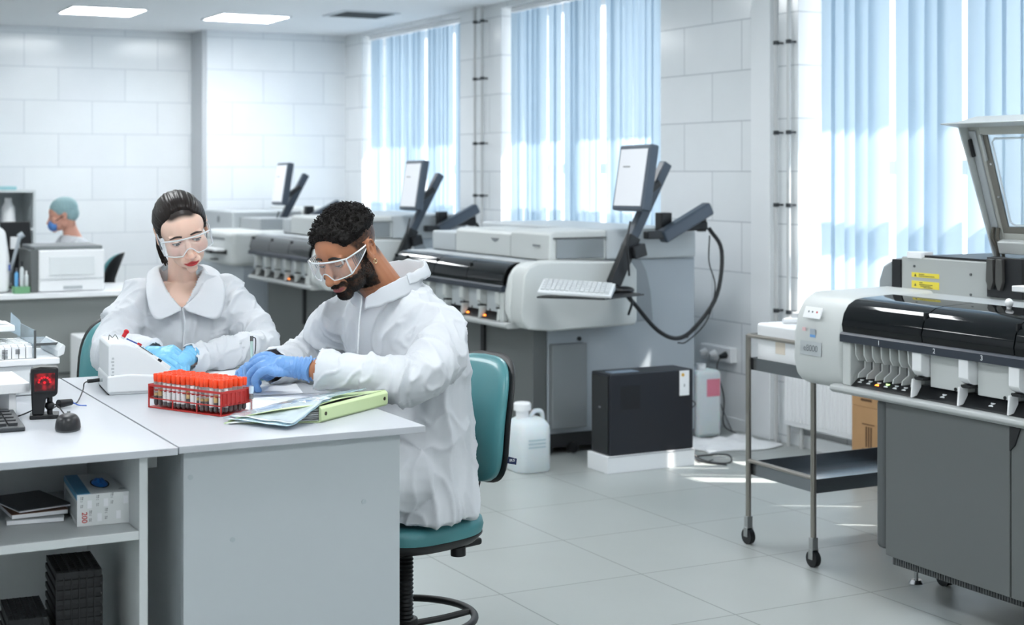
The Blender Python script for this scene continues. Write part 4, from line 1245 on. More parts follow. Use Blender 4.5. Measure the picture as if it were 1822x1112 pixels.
b = MB(); b.grid(slv2, 24, 16); b.build('inner_sheet', M('clear sleeve film', (226, 238, 244), .08, alpha=.6, coat=.8), t, solid=.0008)
# ---- pen
t = thing('ballpoint_pen', 'clear green ballpoint pen with black clip held upright in the gloved fingers', 'pen')
pp0, pp1 = V((1.354, 4.140, .985)), V((1.357, 4.152, 1.072))
b = MB(); b.cyl(pp0, pp1, .0042, n=14); b.build('barrel', M('pale green clear plastic', (176, 204, 196), .15, coat=.5), t)
b = MB(); b.cyl(pp1 - (pp1 - pp0) * .12, pp1 + V((0, 0, .004)), .0048, n=14); b.build('tail', m_dgrey2, t)
b = MB(); b.tube([pp1 + V((.002, -.003, 0)), pp1 + V((.010, -.004, -.004)), pp1 + V((.010, -.004, -.03)), pp1 + V((.008, -.004, -.046))], .0014, n=6); b.build('clip', m_black, t)
b = MB(); b.cyl(pp0 - (pp1 - pp0) * .5, pp0, .0012, .0040, n=12); b.build('tip', m_steel, t)
# ---- shelf contents
t = thing('glove_box', 'white and blue box of blue gloves standing on the shelf', 'box')
MG = frame((.739, 3.515, .7355), (.121, -.010, 0), (.010, .121, 0))
t.matrix_world = MG
m_gb = M('glove box card', (222, 226, 226), .5)
b = MB(); b.box(0, .1215, 0, .24, 0, .072); b.build('carton', m_gb, t, bevel=.001)
b = MB(); b.box(.0005, .030, -.0006 + .002, .2385, .0722, .0728)
b.box(-.0008, .0002, .0, .24, .060, .0715); b.build('blue_band', M('blue card band', (92, 158, 194), .5), t)
b = MB(); b.prism([(.066 + .021 * math.cos(2 * PI * k / 24), .115 + .055 * math.sin(2 * PI * k / 24)) for k in range(24)], .0722, .0727, 'Z'); b.build('opening', m_void, t)
def gl(u, v):
    a = 2 * PI * u; r = 1 - v
    x = .066 + .018 * r * math.cos(a); y = .115 + .050 * r * math.sin(a)
    return (x, y, .0728 + .014 * (1 - r ** 2) * (.7 + .6 * noise.noise(V((x * 90, y * 60, 0)))))
b = MB(); b.grid(gl, 30, 10); b.build('glove_tissue', M('blue nitrile', (40, 120, 200), .45), t)
Mf = frame((0, -.0006, 0), (1, 0, 0), (0, 0, 1))
m_redp = M('red print', (200, 60, 60), .5)
text('lettering', '200', .017, m_redp, Mf @ Matrix.Translation((.016, .020, .0004)) @ Matrix.Rotation(-PI / 2, 4, 'Z'), t)
b = MB()
for cx, cy in ((.012, .054), (.047, .056), (.079, .059), (.031, .022), (.066, .025)):
    for k in range(6):
        w = .0022 if k % 2 else .0035
        if k == 2: continue
        b.box(cx - .004 + k * .0, cx - .004 + .0012, -.0010, -.0005, cy - .012 + k * .0045, cy - .012 + k * .0045 + w)
        b.box(cx - .001, cx - .001 + .0012 + .0008 * (k % 3), -.0010, -.0005, cy - .012 + k * .0045, cy - .012 + k * .0045 + w)
b.build('printed_text', m_gtxt, t)
b = MB()
for cx, cy in ((.010 + .014, .050), (.060, .052), (.046, .019), (.088, .022), (.104, .055)):
    b = MB(); b.box(cx - .001, cx + .009, -.0012, -.0006, cy - .010, cy + .008); b.build('white_patch', m_paper, t)
b = MB()
for k in range(11):
    b.box(-.0010, -.0004, .012 + k * .018, .024 + k * .018, .012, .050)
b.build('side_print', M('pale print', (176, 182, 184), .5), t)
b = MB(); b.cyl((.106, .035, .0722), (.106, .035, .0727), .009); b.build('round_mark', M('pale print'), t)
for i, (dz, lab, c1, xx) in enumerate(((0.0, 'lowest grey booklet lying left of the glove box', (176, 182, 184), .0), (.0125, 'brown and white brochure lying on the booklet left of the glove box', (120, 88, 70), .012), (.025, 'folded dark booklet on top of the brochure beside the glove box', (70, 74, 76), .028))):
    t = thing('booklet', lab, 'booklet', (.600 + xx, 3.60, .7355 + dz), math.radians(-8 + 10 * i))
    b = MB(); b.box(0, .125, .0, .19, .001, .011 if i < 2 else .005); b.build('pages', m_paper, t, bevel=.001)
    b = MB(); b.box(-.001, .126, -.001, .191, .0105 if i < 2 else .005, .0115 if i < 2 else .0065); b.build('cover', M('booklet cover %d' % i, c1, .5), t)
m_rackb = M('black foam rack', (22, 24, 27), .55)
def black_rack(lab, x0, x1, y0, y1, z0, z1):
    t = thing('black_tube_rack', lab, 'rack', (x0, y0, z0), math.radians(-4), 'black racks on the lower shelf')
    W, D, H = x1 - x0, y1 - y0, z1 - z0
    b = MB(); b.box(0.002, W - .002, .002, D - .002, 0, H - .012); b.build('core', m_rackb, t)
    n, m_ = 6, 10
    b = MB()
    for i in range(n + 1): b.box(i * W / n - .002 * (i > 0), i * W / n + .002 * (i < n), 0, D, H - .012, H)
    for j in range(m_ + 1): b.box(0, W, j * D / m_ - .0015 * (j > 0), j * D / m_ + .0015 * (j < m_), H - .014, H - .0005)
    b.build('top_grid', m_rackb, t)
    b = MB()
    k = int(H / .022)
    for q in range(k):
        zc = q * .022 + .004
        b.box(-.002, W + .002, -.002, D + .002, zc, zc + .012)
    for i in range(n + 1): b.box(i * W / n - .0015, i * W / n + .0015, -.004, -.002, 0, H - .012)
    b.build('side_ribs', m_rackb, t, bevel=.001)
    return t
b_z = .0785
black_rack('tall black rack at the right of the lower shelf', .690, .790, 3.50, 3.68, b_z, .640)
black_rack('lower black rack cut by the picture bottom on the lower shelf', .580, .665, 3.46, 3.64, b_z, .560)
# ------------------------------------------------------------------ chairs
m_teal = M('teal vinyl', (70, 130, 136), .42, coat=.15)
m_blk = M('black chair plastic', (22, 24, 26), .45)
def rring(hw, hh, e, n=40):
    return [(hw * math.copysign(abs(math.cos(a)) ** e, math.cos(a)), hh * math.copysign(abs(math.sin(a)) ** e, math.sin(a))) for a in [2 * PI * k / n for k in range(n)]]
def office_chair(label, loc, rz, seat_z=.505, tilt=0.0, ring=True):
    """local: sitter faces -X; backrest at +X; seat top at seat_z"""
    t = thing('office_chair', label, 'chair', loc, rz, 'teal lab chairs')
    # seat cushion
    b = MB()
    rings = []
    for z, s_ in ((-.050, .90), (-.045, .98), (-.025, 1.0), (-.008, .98), (.0, .90), (.003, .6), (.004, .02)):
        rings.append([V((x * s_, y * s_, seat_z + z + .006 * (x / .2) ** 2)) for x, y in rring(.20, .205, .62)])
    b.loft(rings); b.build('seat', m_teal, t, ang=60)
    b = MB()
    rings = []
    for z, s_ in ((-.078, .72), (-.072, .90), (-.052, .985), (-.046, .985)):
        rings.append([V((x * s_, y * s_, seat_z + z + .006 * (x / .2) ** 2)) for x, y in rring(.20, .205, .62)])
    b.loft(rings); b.build('seat_shell', m_blk, t, ang=60)
    # backrest: rounded pad + black shell, curved
    def back(x_off, grow, th, name, mt):
        b = MB()
        H0, H1 = seat_z + .07, seat_z + .445
        zc, hh = (H0 + H1) / 2, (H1 - H0) / 2
        rings = []
        for q, s_ in ((0, .02), (.0, .55), (.10, .86), (.35, .97), (.65, 1.0), (.9, .985), (1.0, .93), (1.0, .02)):
            ring = []
            for y, z in rring(.185 + grow, hh + grow, .66):
                yy, zz = y * s_, z * s_
                w = 1.0 - .16 * (zz / hh) * -1 if False else 1.0 + .06 * (-zz / hh)
                curve = -.045 * (yy / .2) ** 2 + .028 * ((zz) / hh) ** 2
                ring.append(V((x_off + q * th + curve + .07 * (zz / hh) * .5, yy * w, zc + zz)))
            rings.append(ring)
        b.loft(rings); return b.build(name, mt, t, ang=60)
    back(.232, .0, .040, 'backrest', m_teal)
    back(.269, .006, .022, 'back_shell', m_blk)
    b = MB()
    pts = [V((.292, 0, seat_z + .19)), V((.295, 0, seat_z + .09)), V((.265, 0, seat_z + .0)), V((.20, 0, seat_z - .075)), V((.10, 0, seat_z - .09))]
    b.tube(pts[:], .010); b.build('back_bar', m_blk, t)
    b = MB()
    prof = []
    for k in range(25):
        prof.append((.034 if k % 2 else .024, k * .0062))
    Mb = frame(V((.24, 0, seat_z - .03)), (1, 0, -.1), (0, 1, 0))
    b.lathe(prof, n=24, M4=Mb); b.build('bellows', m_blk, t, ang=20)
    b = MB(); b.box(-.07, .12, -.06, .06, seat_z - .105, seat_z - .078); b.build('mechanism', m_blk, t, bevel=.01)
    b = MB(); b.cyl((.075, -.15, seat_z - .105), (.075, -.15, seat_z - .078), .022, n=20); b.cyl((.075, -.15, seat_z - .078), (.075, -.15, seat_z - .06), .008); b.build('adjuster_knob', m_blk, t, bevel=.002)
    b = MB(); b.box(.10, .20, -.12, -.03, seat_z - .10, seat_z - .078); b.build('lever', m_blk, t, bevel=.008)
    # column: ribbed sleeve
    b = MB(); b.lathe([(.026 if k % 2 else .022, .16 + k * .006) for k in range(int((seat_z - .10 - .16) / .006))], n=24); b.build('column_sleeve', m_blk, t, ang=20)
    b = MB(); b.cyl((0, 0, .08), (0, 0, .17), .028); b.build('column', m_blk, t)
    if ring:
        b = MB(); R_ = .205; zr = .235
        n = 48
        for_pts = [V((R_ * math.cos(2 * PI * k / n), R_ * math.sin(2 * PI * k / n), zr)) for k in range(n)]
        rings = []
        for k in range(n):
            a = 2 * PI * k / n; c = V((math.cos(a), math.sin(a), 0))
            rings.append([c * (R_ + .011 * math.cos(q)) + V((0, 0, zr + .011 * math.sin(q))) for q in [2 * PI * j / 12 for j in range(12)]])
        rings.append(rings[0])
        b.loft(rings, cap=False); b.build('foot_ring', m_blk, t)
        for k in range(4):
            a = PI / 4 + k * PI / 2 + .35
            d = V((math.cos(a), math.sin(a), 0))
            b = MB(); b.tube([d * .03 + V((0, 0, zr - .02)), d * .12 + V((0, 0, zr - .012)), d * .198 + V((0, 0, zr))], .010, n=8); b.build('ring_spoke', m_blk, t)
        b = MB(); b.cyl((0, 0, zr - .045), (0, 0, zr + .0), .038); b.build('ring_hub', m_blk, t, bevel=.004)
    for k in range(5):
        a = 2 * PI * k / 5 + .3
        d = V((math.cos(a), math.sin(a), 0)); w = V((-d.y, d.x, 0))
        b = MB(); b.loft([[d * r + w * (-hw) + V((0, 0, z0)), d * r + w * hw + V((0, 0, z0)), d * r + w * hw * .7 + V((0, 0, z1)), d * r - w * hw * .7 + V((0, 0, z1))] for r, hw, z0, z1 in ((.02, .026, .07, .12), (.15, .022, .068, .10), (.30, .016, .062, .078))])
        b.build('base_leg', m_blk, t, bevel=.004)
        b = MB(); c = d * .29
        for s_ in (-.014, .014):
            b.cyl(c + w * (s_ - .006) + V((0, 0, .028)), c + w * (s_ + .006) + V((0, 0, .028)), .028, n=18)
        b.cyl(c + V((0, 0, .03)), c + V((0, 0, .064)), .008); b.build('caster', m_blk, t)
    return t
ch = office_chair('teal office chair with black shell under the seated man', (1.805, 4.10, 0), math.radians(16), .535)
b = MB(); b.prism([(.0, .0), (.030, -.004), (.032, .014), (.002, .020)], 0, .002, 'Y', frame(V((.238, -.180, .680)), (.55, -.83, 0), (.83, .55, 0)))
tg = b.build('brand_tag', M('navy tag', (28, 42, 78), .5), ch)
text('lettering', 'IRIS', .011, m_icon, frame(V((.2475, -.1955, .6885)), (.55, -.83, .12), (0, 0, 1)), ch)
woman_chair = office_chair('teal office chair behind the woman, only its left edge showing', (1.27, 5.04, 0), 0, .59)
woman_chair.rotation_euler = (0, 0, math.radians(82))
# ------------------------------------------------------------------ background counter
t = thing('counter', 'long white counter with grey front in the far left background', 'counter', (0, 0, 0))
b = MB(); b.box(-.6, 2.72, 10.10, 10.85, .722, .755); b.build('worktop', m_white, t, bevel=.003)
b = MB(); b.box(-.6, 2.66, 10.16, 10.18, .0, .722); b.build('front_panel', m_dgrey if False else M('grey counter front', (134, 138, 137), .55), t)
b = MB(); b.box(2.64, 2.66, 10.18, 10.83, .0, .722); b.build('end_panel', M('grey counter front'), t)
b = MB(); b.box(-.6, 2.64, 10.153, 10.16, .22, .235); b.build('panel_groove', m_dgrey2, t)
t = thing('white_cabinet', 'low white cabinet standing in front of the far counter, left of the woman', 'cabinet', (0, 0, 0))
b = MB(); b.box(2.06, 2.46, 9.55, 10.0, .02, .50); b.build('body', m_white, t, bevel=.008)
b = MB(); b.box(2.075, 2.445, 9.542, 9.55, .03, .36); b.build('door', m_white, t, bevel=.003)
t = thing('laser_printer', 'white printer with grey side on the far counter in front of the masked worker', 'printer', (0, 0, 0))
b = MB(); b.box(1.895, 2.315, 10.16, 10.55, .757, 1.03); b.build('body', m_white, t, bevel=.012, seg=3)
b = MB(); b.box(1.845, 1.895, 10.17, 10.6, .757, 1.03); b.build('side_cover', m_dgrey, t, bevel=.006)
b = MB(); b.box(1.865, 2.305, 10.17, 10.6, 1.03, 1.055); b.build('top_cover', M('grey top', (126, 132, 134), .5), t, bevel=.006)
b = MB(); b.box(1.96, 2.25, 10.153, 10.16, .865, .985); b.build('front_door', m_dev, t, bevel=.002)
b = MB(); b.box(2.05, 2.17, 10.150, 10.16, .775, .795); b.build('tray_handle', m_lgrey, t, bevel=.002)
b = MB(); b.box(1.90, 2.31, 10.156, 10.16, .838, .842); b.build('seam', m_lgrey, t)
t = thing('desktop_monitor', 'black desktop monitor seen from behind on the far counter', 'monitor', (0, 0, 0))
b = MB(); b.prism([(1.735, 1.20), (1.93, 1.20), (1.95, .94), (1.745, .92)], 10.66, 10.70, 'Y'); b.build('screen_housing', m_black, t, bevel=.006)
b = MB(); b.box(1.80, 1.86, 10.64, 10.66, 1.02, 1.10); b.build('sticker', m_white, t)
b = MB(); b.box(1.82, 1.87, 10.66, 10.70, .775, .93); b.build('stand', m_black, t)
b = MB(); b.box(1.74, 1.86, 10.60, 10.80, .756, .775); b.build('foot', m_black, t, bevel=.004)
t = thing('microscope', 'white instrument cut by the left picture edge on the far counter', 'instrument', (0, 0, 0))
b = MB(); b.prism([(1.50, .756), (1.725, .756), (1.725, .98), (1.70, 1.16), (1.60, 1.22), (1.50, 1.22)], 10.22, 10.50, 'Y'); b.build('body', m_white, t, bevel=.03, seg=4)
b = MB(); b.box(1.715, 1.726, 10.214, 10.221, .90, .94); b.build('button', M('blue button', (60, 90, 160), .5), t)
b = MB(); b.cyl((1.74, 10.35, .85), (1.81, 10.35, 1.12), .012); b.cyl((1.80, 10.35, 1.11), (1.83, 10.35, 1.13), .02); b.build('arm', m_sgrey, t)
t = thing('bottle_rack', 'green rack on the far counter holding small bottles', 'rack', (0, 0, 0))
b = MB(); b.box(1.735, 1.835, 10.13, 10.22, .756, .80); b.build('tray', M('green plastic', (110, 160, 120), .5), t, bevel=.004)
for x, y, h, c, cc, lab in ((1.755, 10.16, .12, (96, 160, 208), (90, 92, 96), 'small blue bottle in the green rack'), (1.785, 10.15, .16, (200, 206, 208), (40, 42, 46), 'clear bottle with black neck in the green rack'), (1.815, 10.16, .10, (216, 220, 222), (235, 236, 238), 'white bottle in the green rack beside the printer'), (1.772, 10.195, .05, (190, 70, 60), (200, 90, 80), 'small red bottle in the green rack')):
    q = thing('small_bottle', lab, 'bottle', (x, y, .801), 0)
    b = MB(); b.lathe([(.012, 0), (.0125, .002), (.0125, h * .7), (.006, h * .78), (.006, h * .8), (.001, h * .8)], n=14); b.build('body', M('bottle %d' % c[0], c, .4), q)
    b = MB(); b.cyl((0, 0, h * .8), (0, 0, h), .007, n=12); b.build('cap', M('bcap %d' % cc[0], cc, .4), q)
t = thing('open_shelf_cabinet', 'tall pale shelf cabinet with teal items on top by the back wall', 'cabinet', (0, 0, 0))
m_sc = M('pale cabinet', (206, 212, 214), .5)
b = MB()
x0, x1, y0, y1 = 1.75, 2.50, 13.55, 14.05
b.box(x0, x0 + .02, y0, y1, 0, 1.38); b.build('side_board', m_sc, t)
b = MB(); b.box(x1 - .02, x1, y0, y1, 0, 1.38); b.build('side_board', m_sc, t)
for z in (.02, .35, .70, 1.03, 1.36):
    b = MB(); b.box(x0 + .02, x1 - .02, y0 + .002, y1, z, z + .02); b.build('shelf', m_sc, t)
b = MB(); b.box(x0 + .02, x1 - .02, y1 - .012, y1, .04, 1.36); b.build('back_board', M('cabinet back', (176, 184, 188), .6), t)
t = thing('white_container', 'tall white container inside the pale shelf cabinet', 'container', (2.30, 13.72, 1.0505))
b = MB(); b.lathe([(.06, 0), (.062, .01), (.055, .18), (.03, .22), (.03, .26), (.001, .26)], n=20); b.build('body', m_white, t)
t = thing('teal_folder', 'flat teal packet lying on top of the pale shelf cabinet', 'folder', (2.10, 13.75, 1.3805))
b = MB(); b.box(-.22, .26, -.1, .12, 0, .03); b.build('cover', M('pale teal', (150, 196, 202), .5), t, bevel=.003)
bgc = office_chair('dark teal office chair right of the masked worker in the far background', (2.36, 11.30, 0), math.radians(-25), .50, ring=False)
# ------------------------------------------------------------------ people
from mathutils.bvhtree import BVHTree
def mod_bake(o, mods):
    for kind, kw in mods:
        md = o.modifiers.new('m', kind)
        for k, v in kw.items(): setattr(md, k, v)
    dg = bpy.context.evaluated_depsgraph_get()
    dg.update()
    me = bpy.data.meshes.new_from_object(o.evaluated_get(dg))
    old = o.data
    o.modifiers.clear()
    o.data = me
    bpy.data.meshes.remove(old)
    return o
def fuse(b, name, voxel, smooth=4, mats=(), parent=None):
    """one closed continuous surface from overlapping volumes"""
    o = b.build(name, [], None, smooth=False)
    mod_bake(o, [('REMESH', dict(mode='VOXEL', voxel_size=voxel)), ('SMOOTH', dict(factor=.5, iterations=smooth))])
    o.data.materials.clear()
    for m in mats: o.data.materials.append(m)
    for p in o.data.polygons: p.use_smooth = True; p.material_index = 0
    if parent is not None: o.parent = parent
    return o
def limb(b, pts, rad, n=20, k=8):
    pts = [V(p) for p in pts]
    R = [V((r, 0, 0)) for r in rad]
    P = catmull(pts, k) if len(pts) > 2 else [pts[0].lerp(pts[1], t / 8) for t in range(9)]
    Q = [q.x for q in (catmull(R, k) if len(pts) > 2 else [R[0].lerp(R[1], t / 8) for t in range(9)])]
    m = len(Q) - 1
    b.tube(P, lambda t: Q[min(m, int(round(t * m)))], n=n, smooth=False)
    b.ell(P[0], (Q[0],) * 3, nu=n, nv=10); b.ell(P[-1], (Q[-1],) * 3, nu=n, nv=10)
def torso(b, levels, fwd, n=32, e=.82):
    """levels: (cx,cy,z,half width,half depth)"""
    f = V((fwd[0], fwd[1], 0)).normalized(); r = V((-f.y, f.x, 0))
    pts = [V((a, c, d)) for a, c, d, w, h in levels]; rad = [V((w, h, 0)) for a, c, d, w, h in levels]
    P = catmull(pts, 5); Q = catmull(rad, 5)
    rings = []
    for p, q in zip(P, Q):
        rings.append([p + r * x + f * y for x, y in rring(q.x, q.y, e, n)])
    b.loft(rings)
def ridge(p, s):
    v = abs(noise.noise(p * s)); return (1 - min(1, v * 3.4)) ** 1.6
def wrinkle(o, limbs, amp=.006, seed=0.0, base=None):
    """cloth folds: soft ridges that run around the limbs and down the torso"""
    me = o.data
    segs = []
    for pts in limbs:
        for a, c in zip(pts, pts[1:]): segs.append((V(a), V(c)))
    out = []
    sd = V((seed, seed * .7, seed * 1.3))
    for v in me.vertices:
        p = v.co
        best, bd = None, 9
        for a, c in segs:
            d = c - a; t = max(0, min(1, (p - a).dot(d) / d.length_squared)); q = a + d * t
            dd = (p - q).length
            if dd < bd: bd, best = dd, d
        w = max(0, min(1, (0.14 - bd) / .05))
        wp = noise.noise_vector(p * 5 + sd) * .05
        pp = p + wp + sd
        # folds on the torso run mostly downwards, with sway
        tor = ridge(V((pp.x * 1.0, pp.y * 1.0, pp.z * .4)), 6.5) * .8 + ridge(V((pp.x, pp.y, pp.z * .6)) + V((3, 1, 2)), 13) * .45
        if best is not None:
            ax = best.normalized(); al = pp.dot(ax); perp = pp - ax * al
            arm = ridge(perp * .55 + ax * al * 1.5 + V((0, 0, al * .5)), 9.0) * .75 + ridge(perp * .8 + ax * al * 1.3 + V((2, 5, 1)), 19) * .35
        else: arm = tor
        h = tor * (1 - w) + arm * w
        h += .5 * noise.noise(pp * 7)
        out.append(p + v.normal * (h - .45) * amp)
    for v, c in zip(me.vertices, out): v.co = c
def cut(o, pred):
    bm = bmesh.new(); bm.from_mesh(o.data)
    fs = [f for f in bm.faces if pred(f.calc_center_median())]
    bmesh.ops.delete(bm, geom=fs, context='FACES')
    loose = [v for v in bm.verts if not v.link_faces]
    bmesh.ops.delete(bm, geom=loose, context='VERTS')
    bm.to_mesh(o.data); bm.free()
def tint_mat(name, rough, sub, spec=.4, bump=None):
    m = M(name, (200, 160, 140), rough, sub=sub, spec=spec, bump=bump)
    nt = m.node_tree
    at = nt.nodes.new('ShaderNodeAttribute'); at.attribute_name = 'tint'
    nt.links.new(at.outputs['Color'], nt.nodes['Principled BSDF'].inputs['Base Color'])
    return m
def ss(a, b_, x):
    t = max(0.0, min(1.0, (x - a) / (b_ - a))); return t * t * (3 - 2 * t)
def paint(o, fn):
    me = o.data
    at = me.color_attributes.new('tint', 'FLOAT_COLOR', 'POINT')
    buf = []
    for v in me.vertices:
        c = fn(v.co); buf.extend((c[0], c[1], c[2], 1.0))
    at.data.foreach_set('color', buf)
def head_parts(b, s=1.0, male=False):
    """fills b with head volumes; face towards -Y, z up, x = the person's left"""
    e = lambda c, r, M4=None: b.ell(V(c) * s, tuple(q * s for q in r), M4, nu=32, nv=22)
    e((0, .014, .030), (.075, .094, .083))
    e((0, -.030, .028), (.066, .062, .062))
    e((0, -.026, -.025), (.062, .066, .080))
    if male:
        e((0, -.036, -.070), (.053, .052, .040)); e((0, -.076, -.098), (.026, .020, .018))
        for x in (-1, 1): e((x * .046, -.002, -.062), (.016, .026, .030))
    else:
        e((0, -.040, -.068), (.049, .048, .040)); e((0, -.078, -.098), (.017, .016, .016))
        for x in (-1, 1): e((x * .042, -.008, -.058), (.016, .026, .028))
    for x in (-1, 1):
        e((x * .038, -.062, -.028), (.026, .026, .031))
        e((x * .026, -.0735, .019), (.026, .014, .011))
    e((0, -.080, .018), (.016, .012, .016))
    # nose
    w = 1.12 if male else .96
    for t in range(9):
        q = t / 8
        e((0, -.086 - .026 * q ** 1.3, .012 - .052 * q), ((.0075 + .0035 * q) * w,) * 3)
    e((0, -.1105, -.041), (.0115 * w, .0115, .0105))
    for x in (-1, 1): e((x * .0125 * w, -.0985, -.0455), (.0085 * w, .0115, .008))
    e((0, -.098, -.053), (.006, .010, .006))
    # mouth area
    e((0, -.082, -.070), (.030, .018, .022))
    e((0, -.0965, -.0665), (.021, .0075, .0048)); 
    for x in (-1, 1): e((x * .008, -.0985, -.0655), (.010, .0065, .0048))
    e((0, -.0965, -.0755), (.017, .0085, .0058))
    # ears
    for x in (-1, 1):
        M_ = Matrix.Rotation(x * math.radians(18), 3, 'Z') @ Matrix.Rotation(math.radians(-8), 3, 'X')
        e((x * .0745, .012, -.012), (.0055, .017, .029), M_)
        pts = []
        for k in range(11):
            a = math.radians(-60 + k * 27)
            pts.append(V((x * (.078 + .003 * math.sin(a)), .014 + .0165 * math.cos(a - .2), -.010 + .027 * math.sin(a))) * s)
        b.tube(pts, .0036 * s, n=8)
def face_sculpt(o, Mi, Mh, s=1.0):
    me = o.data
    for v in me.vertices:
        q = (Mi @ v.co) / s
        if q.length > .2: continue
        d = V((0, 0, 0))
        for x in (-1, 1):
            r = math.hypot((q.x - x * .031) / .021, (q.z - .001) / .0125)
            if r < 1 and q.y < -.05: d.y += .0105 * (1 - r * r) ** .8
            r = math.hypot((q.y - .010) / .008, (q.z + .012) / .014)
            if r < 1 and q.x * x > .074: d.x -= x * .0055 * (1 - r * r)
            r = math.hypot((q.x - x * .0075) / .0042, (q.y + .103) / .0045)
            if r < 1 and -.058 < q.z < -.044: d.z += .0035 * (1 - r * r)
        # line between the lips
        if q.y < -.08 and abs(q.x) < .026:
            zl = -.0708 - 7 * q.x * q.x * .5 + .0004
            g = math.exp(-((q.z - zl) / .0016) ** 2) * (1 - (q.x / .026) ** 2)
            d.y += .0035 * g
        if q.y < -.08 and abs(q.x) < .004 and -.062 < q.z < -.050: d.y += .0012
        if d.length: v.co = Mh @ ((q + d) * s)
m_eye = M('eye white', (228, 228, 226), .15, coat=.6); m_iris = M('dark brown iris', (38, 24, 18), .1, coat=.8)
def eyes(t, Mh, skin_m, skin_c, s, gaze, lid, parent_body):
    for x in (-1, 1):
        c = V((x * .031, -.0745, .0005)) * s
        b = MB(); b.ell(c, (.0125 * s,) * 3, nu=24, nv=16); b.bm.transform(Mh); b.build('eye', m_eye, t)
        b = MB(); d = V((gaze[0], -1, gaze[1])).normalized()
        b.lathe([(.0001, .0), (.0058, -.0003), (.0062, -.0016), (.0062, -.003), (.0001, -.003)], M4=frame(c + d * .01275 * s, d.orthogonal(), d.cross(d.orthogonal())), n=20)
        b.bm.transform(Mh); b.build('iris', m_iris, t)
        # lids: part of a sphere above (and a sliver below) the opening
        R = .0136 * s
        for up, a0, a1 in ((1, lid, 52), (-1, -24, -60)):
            b = MB()
            def fn(u, v, up=up, a0=a0, a1=a1):
                az = math.radians(-78 + 156 * u); el = math.radians(a0 + (a1 - a0) * v) 
                corner = abs(2 * u - 1) ** 2.5
                el = el * (1 - corner * (1 - v)) + (math.radians(-8)) * corner * (1 - v)
                return c + V((R * math.cos(el) * math.sin(az), -R * math.cos(el) * math.cos(az), R * math.sin(el)))
            b.grid(fn, 20, 8); b.bm.transform(Mh)
            o = b.build('eyelid', skin_m, t); paint(o, lambda p: [q * .93 for q in skin_c])
            if up == 1:
                b = MB(); b.tube([fn(u / 12, 0) + V((0, -.0006, -.0004)) for u in range(13)], 0.0013 * s, n=6, smooth=False); b.bm.transform(Mh); b.build('lashes', m_hairb, t)
m_hairb = M('black hair', (22, 19, 18), .42, bump=(300, .3, .001))
def brow(t, Mh, bvh, s, thick, z0, arch, mat):
    for x in (-1, 1):
        b = MB(); pts = []
        for k in range(9):
            u = k / 8
            px, pz = x * (.013 + .036 * u), z0 + arch * math.sin(PI * min(1, u * .8 + .1)) - .004 * u * u
            o_ = Mh @ (V((px, -.2, pz)) * s); d = (Mh.to_3x3() @ V((0, 1, 0))).normalized()
            h = bvh.ray_cast(o_, d)[0]
            if h is None: continue
            pts.append(h)
        b.tube(pts, lambda q: thick * (.6 + .6 * math.sin(PI * min(1, q * .9 + .15))) * s, n=8)
        b.build('eyebrow', mat, t)
m_gog = M('clear goggle plastic', (240, 246, 250), .05, alpha=.16, coat=1.0)
m_gogr = M('goggle rim plastic', (236, 242, 246), .08, alpha=.62, coat=1.0)
def goggles(label, Mh, s, dz=0.0):
    t = thing('safety_goggles', label, 'goggles')
    def surf(u, v, off=0):
        x = (-1 + 2 * u) * .074
        y = -.112 - off + .028 * (abs(x) / .074) ** 2.6
        notch = max(0, 1 - (abs(x) / .022) ** 2)
        z0, z1 = -.030 + .022 * notch + .004 * (abs(x) / .074) ** 4, .026 - .006 * (abs(x) / .074) ** 3
        return V((x, y + .004 * (v - .5), dz + z0 + (z1 - z0) * v)) * s
    b = MB(); b.grid(surf, 40, 10); b.bm.transform(Mh); b.build('lens', m_gog, t)
    b = MB(); b.tube([surf(k / 30, 1) for k in range(31)], .0026 * s, n=8, smooth=False); b.bm.transform(Mh); b.build('top_rim', m_gogr, t)
    b = MB(); b.tube([surf(k / 30, 0) for k in range(31)], .0018 * s, n=8, smooth=False); b.bm.transform(Mh); b.build('bottom_rim', m_gogr, t)
    for x in (-1, 1):
        def side(u, v):
            y = -.086 + .094 * u
            zt, zb = .021 - .010 * u, -.026 + .032 * u
            return V((x * (.0745 + .0045 * math.sin(PI * u)), y, dz + zb + (zt - zb) * v)) * s
        b = MB(); b.grid(side, 10, 6); b.bm.transform(Mh); b.build('side_shield', m_gog, t)
        b = MB()
        b.tube([side(u / 8, 1) for u in range(9)], .0024 * s, n=8, smooth=False); b.bm.transform(Mh); b.build('temple', m_gogr, t)
        b = MB()
        b.tube([side(u / 8, 0) for u in range(9)], .0018 * s, n=8, smooth=False); b.bm.transform(Mh); b.build('side_rim', m_gogr, t)
        b = MB(); b.tube([side(0, 0), side(0, .5), side(0, 1)], .0028 * s, n=8, smooth=False); b.bm.transform(Mh); b.build('hinge_bar', m_gogr, t)
        b = MB()
        for k in range(6):
            q = .22 + k * .07
            b.tube([side(q, .12) + V((x * .0012, 0, 0)), side(q, .88) + V((x * .0012, 0, 0))], .0012 * s, n=6, smooth=False)
        b.bm.transform(Mh); b.build('vent_slots', M('smoky vent slot', (120, 128, 136), .3, alpha=.7), t)
    return t
FL = [(.043, .026, .021), (.047, .030, .022), (.043, .028, .021), (.034, .021, .019)]
